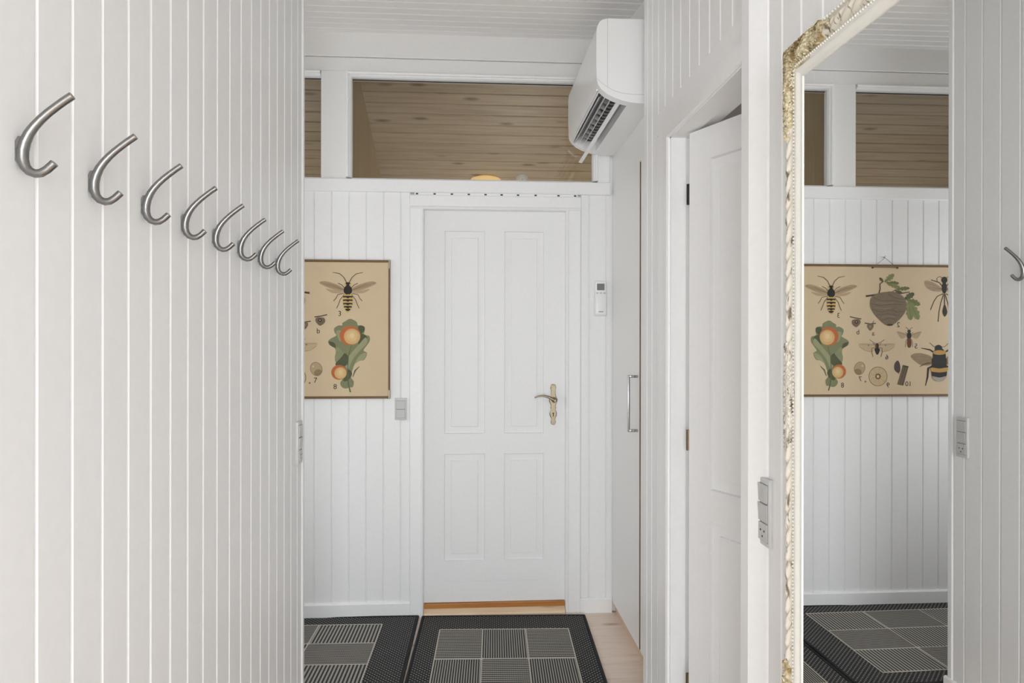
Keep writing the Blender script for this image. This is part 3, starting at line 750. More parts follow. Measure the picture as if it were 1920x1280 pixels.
# ------------------------------------------------------------------ SWITCHES
def switch(name, origin, rotz, modules, label, cat='switch'):
    # local: x across, y into the wall (face at -y), z up from the bottom edge
    root = tag(empty(name, origin, rotz), label, cat)
    n = len(modules); mh = 0.0445; W = 0.060; Hh = n * mh + 0.022
    MB().rbox(-W / 2, W / 2, -0.010, 0.001, 0, Hh, 0.003, 2).build('frame_plate', SWITCH, root, world=False, smooth=True, sharp=30)
    for k, mdl in enumerate(modules):
        z0 = 0.011 + (n - 1 - k) * mh; z1 = z0 + mh - 0.0025
        MB().box(-0.0235, 0.0235, -0.0104, -0.0094, z0 - 0.0006, z1 + 0.0006).build('module_gap', GAP, root, world=False)
        if mdl == 'rocker':
            MB().prism([(-0.0095, z0 + 0.0008), (-0.0125, z0 + 0.0008), (-0.0130, (z0 + z1) / 2), (-0.0142, z1 - 0.0008), (-0.0095, z1 - 0.0008)], 'X', -0.0225, 0.0225).build('rocker', SWITCH_KEY, root, world=False)
        elif mdl == 'double':
            for a, b2, dz in ((-0.0225, -0.0004, 0.0), (0.0004, 0.0225, 0.002)):
                MB().prism([(-0.0095, z0 + 0.0008), (-0.0125 - dz, z0 + 0.0008), (-0.0130, (z0 + z1) / 2), (-0.0142 + dz, z1 - 0.0008), (-0.0095, z1 - 0.0008)], 'X', a, b2).build('rocker', SWITCH_KEY, root, world=False)
        else:
            s_ = MB().rbox(-0.0225, 0.0225, -0.0125, -0.0095, z0 + 0.0008, z1 - 0.0008, 0.0008, 1).build('socket_face', SWITCH_KEY, root, world=False)
            for hx, hz in ((-0.0095, 0.024), (0.0095, 0.024), (0.0, 0.011)):
                MB().lathe([(0.0026, -0.0129), (0.0026, -0.0120)], (hx, 0, z0 + hz), 'Y', 12).build('pin_hole', BLACK, root, world=False)
    return root
switch('light_switch', (-0.340, YB, 0.999), 0.0, ['rocker', 'rocker'], 'grey two-rocker light switch between the insect poster and the far door')
switch('switch_socket', (XL, 2.535, 0.950), PI / 2, ['rocker', 'rocker', 'socket'], 'grey rocker switches with socket at the end of the hook wall')
switch('switch_socket', (XR, 1.522, 0.932), -PI / 2, ['double', 'rocker', 'socket'], 'grey rocker switches with socket between the ajar door and the mirror')

# ------------------------------------------------------------------ COAT HOOKS
hk = [(0.073, 0.338), (0.063, 0.331), (0.052, 0.3225), (0.0410, 0.3135), (0.0315, 0.3045), (0.0230, 0.295), (0.0160, 0.285), (0.0105, 0.273), (0.0075, 0.261), (0.0075, 0.249), (0.0105, 0.239), (0.0165, 0.2325), (0.0245, 0.2295), (0.032, 0.2305), (0.040, 0.2355), (0.0495, 0.2445)]
ordinal = ['nearest the camera, largest in view', 'second from the camera', 'third from the camera', 'fourth from the camera', 'fifth from the camera', 'sixth from the camera', 'seventh from the camera', 'farthest from the camera, beside the wall end']
hook_me = None
for i in range(8):
    yh = 0.982 + 0.1803 * i
    zh = 1.400 - 0.0022 * i
    loc = Vector((XL, yh, zh + 0.2295))
    root = tag(empty('coat_hook', loc), 'brushed steel coat hook ' + ordinal[i], 'coat hook', 'brushed steel coat hooks in a row')
    if i == 0:
        b1 = MB()
        rad = [0.0054, 0.0054, 0.0055, 0.0056, 0.0058, 0.0061, 0.0066, 0.0072, 0.0076, 0.0074, 0.0069, 0.0064, 0.0060, 0.0058, 0.0056, 0.0056]
        b1.tube([(p, 0, q - 0.2295) for p, q in hk], rad, 14, flat=((0, 1, 0), 1.05))
        hook_arm = b1.build('hook_arm', STEEL, root, world=False, smooth=True, sharp=50)
        b1 = MB()
        b1.prism([(-0.0005, 0.018), (-0.0005, 0.042), (0.004, 0.050), (0.010, 0.050), (0.008, 0.038), (0.007, 0.026), (0.009, 0.014), (0.005, 0.011)], 'Y', -0.0050, 0.0050)
        hook_base = b1.build('mounting_foot', STEEL, root, world=False, smooth=True, sharp=60)
    else:
        for src in (hook_arm, hook_base):
            c = src.copy(); C.objects.link(c); c.parent = root

# ------------------------------------------------------------------ INSECT WALL CHART
PX0, PX1, PZ0, PZ1 = -1.388, -0.393, 1.108, 1.806
po = tag(empty('wall_chart', ((PX0 + PX1) / 2, YB, PZ0)), 'aged school chart of wasps, bees and oak galls on the far wall', 'poster')
YP = YB - 0.010
MB().rbox(PX0 + 0.006, PX1 - 0.006, YP, YB + 0.001, PZ0 + 0.008, PZ1 - 0.008, 0.002, 1).build('paper_sheet', PAPER, po)
MB().rbox(PX0, PX1, YP - 0.004, YB + 0.001, PZ1 - 0.012, PZ1, 0.002, 1).build('top_batten', POSTER_EDGE, po)
MB().rbox(PX0, PX1, YP - 0.004, YB + 0.001, PZ0, PZ0 + 0.012, 0.002, 1).build('bottom_batten', POSTER_EDGE, po)
for xe in (PX0, PX1 - 0.009):
    MB().rbox(xe, xe + 0.009, YP - 0.003, YB + 0.001, PZ0 + 0.006, PZ1 - 0.006, 0.002, 1).build('edge_binding', POSTER_EDGE, po)
for ze in (PZ0 - 0.001, PZ1 - 0.044):
    for xe in (PX0 - 0.001, PX1 - 0.009):
        MB().rbox(xe, xe + 0.010, YP - 0.0045, YB + 0.001, ze, ze + 0.045, 0.002, 1).build('metal_corner', BRASS, po)
# cord, nail
xc = -0.897
MB().tube([(xc - 0.045, YP - 0.002, PZ1 + 0.001), (xc, YP - 0.001, PZ1 + 0.036), (xc + 0.045, YP - 0.002, PZ1 + 0.001)], 0.0011, 6).build('hanging_cord', CORD, po)
MB().tube([(xc, YB + 0.004, PZ1 + 0.042), (xc, YP, PZ1 + 0.036), (xc, YP - 0.004, PZ1 + 0.046)], 0.0022, 8).build('nail_hook', STEEL, po)
MB().tube([(xc - 0.068, YP - 0.0048, PZ1 - 0.016), (xc + 0.068, YP - 0.0048, PZ1 - 0.016)], 0.0012, 6).build('cord_bar', POSTER_EDGE, po)
for sx in (-0.068, 0.068):
    MB().lathe([(0.0042, -0.006), (0.0042, 0.0)], (xc + sx, YP, PZ1 - 0.017), 'Y', 12).build('eyelet', DARK, po)

INK = {}
def ink(r, g, b):
    k = (r, g, b)
    if k not in INK: INK[k] = paint('print_ink_%d_%d_%d' % k, srgb(r, g, b), 0.65, 0.0, 40, var=0.08)
    return INK[k]
U, V = 0.000827, 0.000793
def XP(zx): return -0.605 - (zx - 268) * U
def ZP(zy): return 1.806 - (zy - 188) * V
class Print:
    # flat printed shapes, each layer a hair in front of the one below
    def __init__(self): self.mb = MB(); self.mats = []; self.layer = 0
    def mi(self, col):
        m = ink(*col)
        if m not in self.mats: self.mats.append(m)
        return self.mats.index(m)
    def poly(self, pts, col):
        self.layer += 1; yy = YP - 0.0003 - 0.00006 * self.layer
        self.mb.add([(XP(a), yy, ZP(b)) for a, b in pts], [tuple(range(len(pts)))], self.mi(col)); return self
    def smooth(self, pts, col, k=4):
        n = len(pts); out = []
        for i in range(n):
            p0, p1, p2, p3 = pts[i - 1], pts[i], pts[(i + 1) % n], pts[(i + 2) % n]
            for s in range(k):
                t = s / k
                out.append(tuple(0.5 * ((2 * p1[c]) + (-p0[c] + p2[c]) * t + (2 * p0[c] - 5 * p1[c] + 4 * p2[c] - p3[c]) * t * t + (-p0[c] + 3 * p1[c] - 3 * p2[c] + p3[c]) * t ** 3) for c in (0, 1)))
        return self.poly(out, col)
    def ell(self, cx, cy, rx, ry, col, rot=0, a0=0, a1=360, n=28):
        c, s = math.cos(math.radians(rot)), math.sin(math.radians(rot)); pts = []
        for i in range(n):
            t = math.radians(a0 + (a1 - a0) * i / (n if a1 - a0 == 360 else n - 1))
            x_, y_ = rx * math.cos(t), ry * math.sin(t)
            pts.append((cx + x_ * c - y_ * s, cy + x_ * s + y_ * c))
        return self.poly(pts, col)
    def line(self, pts, wd, col):
        self.layer += 1; yy = YP - 0.0003 - 0.00006 * self.layer; n = len(pts); L_, R_ = [], []
        for i in range(n):
            a, b = pts[max(i - 1, 0)], pts[min(i + 1, n - 1)]
            dx, dy = b[0] - a[0], b[1] - a[1]; l = math.hypot(dx, dy) or 1
            w_ = wd / 2 if not hasattr(wd, '__len__') else wd[i] / 2
            L_.append((pts[i][0] - dy / l * w_, pts[i][1] + dx / l * w_)); R_.append((pts[i][0] + dy / l * w_, pts[i][1] - dx / l * w_))
        o = [(XP(a), yy, ZP(b)) for a, b in L_ + R_]
        self.mb.add(o, [(i, i + 1, n + i + 1, n + i) for i in range(n - 1)], self.mi(col)); return self
    def sym(self, fn, cx, pts, *a):
        getattr(self, fn)(pts, *a)
        getattr(self, fn)([(2 * cx - p, q) for p, q in pts], *a); return self
    def build(self, name):
        return self.mb.build(name, self.mats, po)
BLK = (24, 20, 16); YEL = (196, 164, 92); TAN = (168, 144, 112); VEIN = (128, 104, 78); BRN = (86, 66, 44); PAP = (205, 180, 143)

# 3: wasp
p = Print(); cx = 266
p.sym('smooth', cx, [(288, 372), (330, 346), (400, 324), (436, 330), (424, 346), (350, 378), (296, 386)], TAN)
p.sym('smooth', cx, [(290, 386), (340, 382), (398, 372), (360, 398), (300, 398)], (178, 152, 120))
for e in ((430, 332), (405, 346), (380, 338)): p.sym('line', cx, [(290, 380), ((290 + e[0]) / 2, 356 + (e[1] - 338) * 0.8), e], 2.2, VEIN)
p.sym('line', cx, [(286, 400), (326, 408), (338, 432), (352, 450)], 4, BRN)
p.sym('line', cx, [(284, 404), (312, 440), (322, 470), (334, 496)], 4, BRN)
p.sym('line', cx, [(284, 370), (302, 348), (326, 336)], 4, BRN)
p.sym('line', cx, [(272, 336), (290, 300), (316, 276), (356, 268)], [5, 4, 4, 3], (70, 54, 38))
p.ell(cx, 345, 20, 15, BLK).sym('smooth', cx, [(250, 338), (246, 348), (254, 356), (257, 344)], YEL)
p.ell(cx, 382, 25, 32, BLK).sym('smooth', cx, [(242, 398), (254, 406), (250, 412), (240, 406)], YEL)
p.smooth([(256, 408), (276, 408), (292, 420), (297, 450), (292, 485), (280, 512), (268, 521), (256, 512), (244, 485), (239, 450), (242, 420)], YEL)
for yy, ww in ((424, 27), (446, 28), (468, 27), (488, 23), (505, 15)):
    p.smooth([(cx - ww, yy - 5), (cx, yy - 8), (cx + ww, yy - 5), (cx + ww - 2, yy + 3), (cx + 12, yy + 2), (cx, yy + 8), (cx - 12, yy + 2), (cx - ww + 2, yy + 3)], BLK)
p.build('wasp_print')

# 2: nest on an oak twig
p = Print(); GR = (108, 112, 62); GR2 = (126, 130, 78); GR3 = (82, 84, 48)
def oakleaf(p, x0, y0, x1, y1, wd, col):
    dx, dy = x1 - x0, y1 - y0; l = math.hypot(dx, dy); ux, uy = dx / l, dy / l; nx, ny = -uy, ux
    s = [(0, 0.08), (0.18, 0.3), (0.28, 0.22), (0.42, 0.5), (0.52, 0.34), (0.66, 0.52), (0.76, 0.34), (0.9, 0.3), (1.0, 0.06)]
    A = [(x0 + ux * l * a + nx * wd * b, y0 + uy * l * a + ny * wd * b) for a, b in s]
    B = [(x0 + ux * l * a - nx * wd * b, y0 + uy * l * a - ny * wd * b) for a, b in s[::-1]]
    p.smooth(A + B, col, 3).line([(x0, y0), (x1, y1)], 2, GR3)
oakleaf(p, 620, 305, 682, 252, 40, GR2); oakleaf(p, 632, 310, 715, 312, 30, GR); oakleaf(p, 640, 318, 722, 340, 30, GR2)
oakleaf(p, 612, 303, 586, 276, 22, GR3); oakleaf(p, 700, 352, 786, 344, 28, GR); oakleaf(p, 690, 362, 735, 375, 22, GR3)
oakleaf(p, 752, 420, 816, 378, 40, GR3); oakleaf(p, 768, 420, 856, 455, 44, GR); oakleaf(p, 780, 430, 795, 556, 52, GR2); oakleaf(p, 790, 440, 846, 552, 56, GR2)
p.line([(495, 400), (560, 390), (650, 372), (730, 380), (786, 369)], [12, 10, 9, 8, 5], (70, 52, 36))
p.line([(580, 388), (590, 350), (588, 318), (608, 302)], 7, (80, 60, 42)); p.line([(660, 375), (700, 352)], 4, (80, 60, 42))
NEST = (118, 102, 80)
p.smooth([(560, 386), (600, 374), (650, 371), (710, 379), (745, 404), (764, 440), (761, 490), (735, 536), (692, 578), (664, 594), (634, 594), (600, 570), (552, 520), (526, 474), (524, 430), (538, 402)], NEST)
for k, (pts, w_) in enumerate((([(545, 408), (600, 430), (680, 428), (750, 440)], 4), ([(530, 450), (590, 462), (660, 452), (740, 455)], 3), ([(640, 385), (690, 410), (740, 420)], 5), ([(530, 485), (600, 505), (650, 492), (700, 500)], 3), ([(570, 525), (640, 515), (720, 530)], 3), ([(600, 560), (650, 545), (700, 555)], 3), ([(700, 470), (672, 485), (690, 505), (740, 500)], 4))):
    p.line(pts, w_, (84, 70, 54) if k % 2 else (92, 78, 60))
for pts in ([(560, 440), (620, 448), (680, 442)], [(560, 475), (620, 483), (660, 478)], [(600, 540), (650, 530), (690, 538)]): p.line(pts, 5, (136, 120, 96))
p.ell(655, 590, 20, 6, (46, 34, 24))
p.build('nest_print')

# slender digger wasp
p = Print(); cx = 1019
p.sym('smooth', cx, [(1004, 348), (960, 312), (905, 292), (885, 302), (895, 334), (930, 360), (990, 366)], (164, 142, 112))
for e in ((890, 305), (905, 340), (940, 358)): p.sym('line', cx, [(1002, 350), ((1002 + e[0]) / 2, (346 + e[1]) / 2 - 3), e], 2.2, VEIN)
p.sym('line', cx, [(1010, 380), (972, 398), (950, 430), (926, 490)], 5, (44, 34, 26))
p.sym('line', cx, [(1014, 384), (996, 440), (984, 500), (978, 568)], 5, (44, 34, 26))
p.sym('line', cx, [(1006, 330), (985, 305), (930, 288)], 5, (44, 34, 26))
p.sym('line', cx, [(1012, 276), (988, 264), (968, 276), (972, 300)], 3, (44, 34, 26))
p.ell(cx, 288, 20, 22, BLK).ell(cx, 340, 17, 38, BLK)
p.line([(cx + 1, 374), (cx + 2, 462)], 5, (58, 44, 32)).smooth([(1021, 450), (1034, 482), (1038, 508), (1022, 534), (1008, 508), (1010, 482)], (36, 26, 20))
p.build('digger_wasp_print')

# bumblebee
p = Print(); cx = 986
p.sym('smooth', cx, [(940, 808), (880, 782), (825, 780), (794, 800), (830, 838), (870, 860), (930, 856)], (146, 124, 92))
p.sym('line', cx, [(942, 822), (880, 802), (800, 802)], 2.4, VEIN); p.sym('line', cx, [(942, 832), (890, 826), (850, 846)], 2.4, VEIN)
p.sym('smooth', cx, [(935, 846), (890, 856), (852, 872), (880, 850), (915, 840)], (96, 78, 54))
p.sym('line', cx, [(936, 866), (912, 880), (908, 938), (894, 998)], [9, 14, 11, 4], BLK)
p.sym('line', cx, [(948, 772), (922, 756), (866, 745)], [11, 9, 4], BLK)
p.sym('line', cx, [(974, 738), (948, 734), (921, 708)], 3, BLK)
p.ell(980, 745, 25, 22, BLK).ell(986, 800, 44, 58, BLK).smooth([(946, 768), (986, 758), (1028, 768), (1022, 784), (986, 790), (950, 784)], (178, 138, 66))
p.smooth([(940, 812), (986, 800), (1032, 812), (1036, 850), (1038, 890), (1034, 930), (1012, 962), (986, 970), (958, 962), (936, 930), (932, 890), (936, 850)], BLK)
p.smooth([(933, 876), (986, 882), (1038, 876), (1038, 900), (986, 908), (932, 900)], (182, 142, 70))
p.smooth([(936, 934), (986, 942), (1034, 934), (1014, 962), (986, 970), (956, 962)], (160, 152, 140))
p.build('bumblebee_print')

# 5 and 6: two small insects
p = Print(); cx = 784
p.sym('smooth', cx, [(798, 654), (835, 638), (866, 634), (860, 652), (836, 682), (804, 670)], (176, 152, 120))
p.sym('line', cx, [(798, 658), (862, 638)], 2, VEIN); p.sym('line', cx, [(794, 682), (806, 700), (808, 738)], 2.5, BRN); p.sym('line', cx, [(794, 650), (812, 640)], 2.5, BRN); p.sym('line', cx, [(788, 624), (796, 612), (808, 606)], 2.5, BLK)
p.ell(cx, 632, 11, 10, (44, 36, 26)).ell(cx, 662, 15, 24, BLK).smooth([(776, 682), (794, 682), (800, 710), (794, 738), (784, 742), (776, 738), (770, 710)], (104, 46, 26))
p.build('sawfly_print')
p = Print(); cx = 570
p.sym('smooth', cx, [(584, 722), (640, 712), (688, 716), (686, 736), (650, 762), (600, 770)], (190, 166, 132))
p.sym('line', cx, [(584, 726), (630, 722), (688, 718)], 1.8, VEIN); p.sym('line', cx, [(686, 736), (650, 762), (600, 770)], 1.6, VEIN); p.sym('line', cx, [(625, 722), (628, 730)], 5, BRN)
p.sym('line', cx, [(582, 742), (604, 745), (604, 775), (596, 804)], 4, (106, 84, 56)); p.sym('line', cx, [(578, 726), (600, 712)], 3, BRN); p.sym('line', cx, [(574, 716), (596, 706), (620, 688)], 2.5, BRN)
p.ell(cx, 732, 11, 20, BLK).smooth([(558, 746), (582, 746), (588, 762), (572, 790), (556, 762)], BLK).ell(566, 730, 3, 14, (96, 78, 52))
p.build('gall_wasp_print')

# 7, 9, 10, a, b: galls and seeds
p = Print()
p.ell(455, 880, 36, 45, (118, 98, 72), 18).ell(455, 880, 33, 42, (176, 152, 116), 18)
for r_ in (9, 16, 24): p.ell(445, 902, r_, r_ * 0.8, (140, 118, 88) if r_ != 16 else (172, 148, 112), 18)
p.ell(474, 864, 7, 6, (206, 184, 146)); p.ell(494, 968, 6, 6, (130, 108, 80))
p.build('small_gall_print')
p = Print(); p.ell(577, 934, 62, 65, (126, 102, 70), 0, 0, 360, 40).ell(577, 934, 58, 61, (196, 170, 130), 0, 0, 360, 40)
for k in range(9):
    t = k * 0.7; p.line([(577 + 20 * math.cos(t), 934 + 20 * math.sin(t)), (577 + 54 * math.cos(t), 934 + 56 * math.sin(t))], 1.6, (170, 144, 106))
p.ell(577, 934, 18, 19, (110, 84, 54)).ell(576, 934, 9, 10, (206, 184, 146)); p.build('cut_gall_print')
p = Print(); p.smooth([(708, 828), (722, 850), (726, 890), (716, 912), (700, 905), (685, 885), (688, 848)], (74, 58, 46)).line([(706, 910), (722, 918)], 4, (150, 126, 94))
p.poly([(742, 860), (781, 867), (746, 996), (705, 988)], (98, 82, 60))
for k in range(4): p.line([(750 + k * 8, 866 + k), (714 + k * 8, 988 + k)], 3, (78, 64, 46) if k % 2 else (116, 98, 74))
p.poly([(742, 858), (781, 866), (778, 876), (739, 868)], (70, 56, 40)); p.build('twig_and_egg_print')
p = Print(); p.line([(488, 578), (525, 584), (562, 580)], 7, (80, 64, 48)).line([(538, 582), (550, 562)], 4, (80, 64, 48)).smooth([(510, 585), (542, 585), (547, 604), (525, 630), (504, 604)], (116, 98, 74)).ell(525, 602, 8, 10, (138, 118, 90))
p.line([(390, 536), (425, 545), (466, 551)], 7, (80, 64, 48)).smooth([(412, 556), (452, 554), (460, 578), (434, 606), (408, 590), (402, 572)], (112, 94, 72)).ell(433, 572, 12, 12, (70, 54, 40)).ell(433, 571, 4, 4, (176, 152, 118))
p.build('bud_gall_print')

# 8: oak leaf with two round galls
p = Print(); LG = (122, 124, 88); LD = (76, 80, 50); LL = (148, 148, 112)
p.smooth([(252, 562), (282, 578), (300, 590), (300, 604), (322, 604), (348, 622), (345, 650), (336, 668), (372, 690), (384, 706), (376, 728), (346, 746), (338, 772), (342, 800), (334, 836), (322, 852), (308, 900), (298, 940), (312, 970), (300, 996), (276, 1004), (254, 996), (236, 994), (230, 960), (248, 930), (236, 880), (222, 846), (196, 828), (168, 822), (150, 780), (172, 762), (150, 728), (134, 700), (138, 670), (168, 662), (164, 630), (176, 606), (206, 602), (214, 580)], LG)
p.smooth([(168, 610), (200, 606), (206, 650), (190, 672), (204, 720), (176, 712), (150, 690), (160, 664), (182, 656), (166, 636)], LD)
p.smooth([(300, 640), (336, 640), (330, 668), (318, 700), (300, 700)], LL); p.smooth([(380, 706), (368, 732), (340, 746), (346, 716)], LD)
p.smooth([(160, 680), (204, 730), (260, 800), (280, 860), (262, 880), (236, 820), (190, 760), (150, 716)], LL)
p.smooth([(330, 740), (336, 770), (300, 800), (272, 860), (268, 820), (300, 770)], (136, 138, 98))
p.smooth([(270, 790), (300, 784), (340, 846), (318, 868), (280, 860), (262, 830)], LD)
p.smooth([(290, 780), (316, 768), (342, 790), (340, 836), (318, 820)], (132, 134, 96)); p.smooth([(240, 910), (262, 884), (284, 920), (292, 956), (262, 950)], LD)
p.smooth([(152, 778), (190, 790), (226, 846), (196, 828), (170, 820)], LL)
p.line([(238, 700), (262, 800), (268, 900), (262, 980), (250, 1028)], [3, 4, 5, 7, 9], (92, 96, 62)); p.line([(196, 864), (222, 890), (236, 930)], [3, 8, 4], LD)
for (gx_, gy_, gr_) in ((252, 668, 63), (318, 901, 47)):
    p.ell(gx_, gy_, gr_, gr_, (150, 118, 74), n=40).ell(gx_, gy_, gr_ * 0.96, gr_ * 0.96, (184, 96, 44), n=40)
    p.ell(gx_ - gr_ * 0.17, gy_ + gr_ * 0.10, gr_ * 0.78, gr_ * 0.80, (196, 156, 98), n=40).ell(gx_ - gr_ * 0.20, gy_ + gr_ * 0.12, gr_ * 0.72, gr_ * 0.74, (204, 168, 112), n=40)
    p.ell(gx_ - gr_ * 0.18, gy_ + gr_ * 0.05, gr_ * 0.50, gr_ * 0.54, (212, 180, 126), n=32).ell(gx_ - gr_ * 0.18, gy_, gr_ * 0.25, gr_ * 0.28, (220, 192, 142), n=24)
p.build('oak_leaf_print')

# printed numerals and letters
for ch, zx, zy in (('3', 315, 530), ('2', 712, 590), ('b', 443, 640), ('a', 545, 648), ('5', 830, 733), ('6', 636, 806), ('7', 460, 952), ('8', 342, 993), ('9', 644, 994), ('10', 780, 985)):
    cu = bpy.data.curves.new('numeral', 'FONT'); cu.body = ch; cu.size = 0.037; cu.align_x = 'CENTER'; cu.align_y = 'CENTER'; cu.resolution_u = 3
    tmp = bpy.data.objects.new('numeral_outline', cu); C.objects.link(tmp)
    bpy.context.view_layer.update()
    me = bpy.data.meshes.new_from_object(tmp.evaluated_get(bpy.context.evaluated_depsgraph_get()))
    bpy.data.objects.remove(tmp); me.materials.clear(); me.materials.append(ink(40, 32, 26))
    o = bpy.data.objects.new('printed_numeral', me); C.objects.link(o)
    o.parent = po; o.location = Vector((XP(zx), YP - 0.0006, ZP(zy))) - WLOC[po.name]; o.rotation_euler = (PI / 2, 0, 0)

# ------------------------------------------------------------------ MIRROR
GX = 0.652                          # glass plane
MY0, MY1, MZ0, MZ1 = 0.50, 1.380, 0.560, 2.004
FWD = 0.0875
mi_ = tag(empty('mirror', (XR, (MY0 + MY1) / 2, MZ0)), 'tall mirror in an ornate antique cream and gilt frame on the right wall', 'mirror')
MB().box(GX, GX + 0.005, MY0 + FWD - 0.006, MY1 - FWD + 0.006, MZ0 + FWD - 0.006, MZ1 - FWD + 0.006).build('mirror_glass', MIRROR, mi_)
MB().box(GX + 0.022, XR - 0.001, MY0 + 0.01, MY1 - 0.01, MZ0 + 0.01, MZ1 - 0.01).build('backing_board', OAK_EDGE, mi_)
base = [(0.0, 0.004), (0.0, 0.020), (0.004, 0.027), (0.009, 0.027), (0.012, 0.022), (0.016, 0.020), (0.018, 0.026), (0.021, 0.028), (0.024, 0.026)]
carve = [(0.024 + 0.040 * k / 18, 0.026 + 0.022 * math.sin(PI * (0.10 + 0.80 * k / 18))) for k in range(1, 19)]
tail = [(0.066, 0.034), (0.069, 0.038), (0.074, 0.039), (0.077, 0.036), (0.080, 0.036), (0.083, 0.041), (0.088, 0.041), (0.094, 0.037), (0.100, 0.036), (0.1055, 0.036), (0.106, 0.030)]
def _sq(s, h): return (s * 0.825, 0.016 + (h - 0.016) * 0.80 if s < 0.066 and h > 0.016 else h)
base = [_sq(*q) for q in base]; carve = [_sq(*q) for q in carve]; tail = [(q[0] * 0.825, q[1] - 0.001) for q in tail]
prof_f = base + carve + tail
def rail(side):
    m = MB()
    Ls = (MZ1 - MZ0) if side in 'LR' else (MY1 - MY0)
    nseg = int(Ls / 0.003); K = len(prof_f); vs = []
    for i in range(nseg + 1):
        for s, h in prof_f:
            pos = s + (i / nseg) * (Ls - 2 * s)
            hh = h
            if 0.0198 < s < 0.0532:
                tt = (s - 0.0363) / 0.0165
                ph = (pos + 0.030 * tt * tt * 0.6 + 0.022 * tt) / 0.034
                fr = ph - math.floor(ph)
                lobe = abs(math.sin(PI * fr)) ** 0.6
                fine = 0.5 + 0.5 * math.cos(2 * PI * ph * 3)
                hh = h + (0.0055 * lobe - 0.0045 + 0.0012 * fine) * (1 - abs(tt) ** 4)
            if side == 'L': vs.append((XR - hh, MY1 - s, MZ1 - pos))
            elif side == 'R': vs.append((XR - hh, MY0 + s, MZ1 - pos))
            elif side == 'T': vs.append((XR - hh, MY1 - pos, MZ1 - s))
            else: vs.append((XR - hh, MY1 - pos, MZ0 + s))
    fs = []; mi2 = []
    for i in range(nseg):
        for j in range(K - 1):
            fs.append((i * K + j, i * K + j + 1, (i + 1) * K + j + 1, (i + 1) * K + j)); mi2.append(0 if j < len(base) + len(carve) - 1 else 1)
    m.add(vs, fs); m.m = mi2
    return m.build('frame_rail', [FRAME_CREAM, FRAME_PLAIN], mi_, smooth=True, sharp=60)
for sd in 'LRTB': rail(sd)
def beads(s, h, r, step, name):
    m = MB()
    for side in 'LRTB':
        Ls = (MZ1 - MZ0) if side in 'LR' else (MY1 - MY0)
        n = int((Ls - 2 * s) / step)
        for i in range(n + 1):
            pos = s + (Ls - 2 * s) * i / n
            c = {'L': (MY1 - s, MZ1 - pos), 'R': (MY0 + s, MZ1 - pos), 'T': (MY1 - pos, MZ1 - s), 'B': (MY1 - pos, MZ0 + s)}[side]
            m.ball((XR - h, c[0], c[1]), r, r, r, 6, 4)
    o = m.build(name, FRAME_PLAIN, mi_, smooth=True, sharp=180); o['kind'] = 'stuff'
beads(0.0054, 0.0250, 0.0036, 0.0092, 'outer_beading')
beads(0.0590, 0.0383, 0.0026, 0.0074, 'inner_beading')
# carved acanthus ornaments: relief sheets with flowing ridges laid over the rails
from mathutils import noise
def ridge(y, z, seed):
    p = Vector((y * 1.0, z * 1.0, seed))
    a = 3.4 * noise.noise(p * 8.0) + 1.3
    wv = noise.noise_vector(p * 15.0) * 0.012
    q = (y + wv.x) * math.cos(a) + (z + wv.y) * math.sin(a)
    r = abs(math.sin(PI * q / 0.022)) ** 0.9
    return r
def prof_h(s):
    for k in range(len(prof_f) - 1):
        (s0, h0), (s1, h1) = prof_f[k], prof_f[k + 1]
        if s0 <= s <= s1 and s1 > s0: return h0 + (h1 - h0) * (s - s0) / (s1 - s0)
    return prof_f[-1][1]
def arm(m, side, lo, hi, fade, seed, amp):
    # side: rail; lo..hi: stretch of the rail measured from its first end; fade: (at lo, at hi)
    nl = int((hi - lo) / 0.0022); ns = 34; vs = []
    for i in range(nl + 1):
        pos = lo + (hi - lo) * i / nl
        for j in range(ns + 1):
            s = 0.003 + 0.063 * j / ns
            pp = max(pos, s) if lo == 0 else pos
            if side in 'LR':
                yy = (MY1 - s) if side == 'L' else (MY0 + s); zz = MZ1 - pp
            else:
                yy = MY1 - pp; zz = (MZ1 - s) if side == 'T' else (MZ0 + s)
            e = 1.0
            t0 = (pos - lo) / 0.10; t1 = (hi - pos) / 0.10
            nb = 0.5 * noise.noise(Vector((yy * 45, zz * 45, seed + 3)))
            if fade[0]: e = min(e, t0 * 1.3 + nb - 1.1 * abs(s - 0.034) / 0.033 + 0.35)
            if fade[1]: e = min(e, t1 * 1.3 + nb - 1.1 * abs(s - 0.034) / 0.033 + 0.35)
            edge = min(1.0, (s - 0.003) / 0.010, (0.066 - s) / 0.010)
            e = max(0.0, min(1.0, e, edge + 0.25))
            h = 0.016 + 0.014 * math.sin(PI * min(1, max(0, s / 0.070))) + (amp * ridge(yy, zz, seed) + 0.003)
            base_h = prof_h(s)
            hh = max(base_h + 0.0005, h) if e > 0.35 else base_h - 0.006
            vs.append((XR - hh, yy, zz))
    K = ns + 1
    m.add(vs, [(i * K + j, i * K + j + 1, (i + 1) * K + j + 1, (i + 1) * K + j) for i in range(nl) for j in range(ns)])
LZ, LY = MZ1 - MZ0, MY1 - MY0
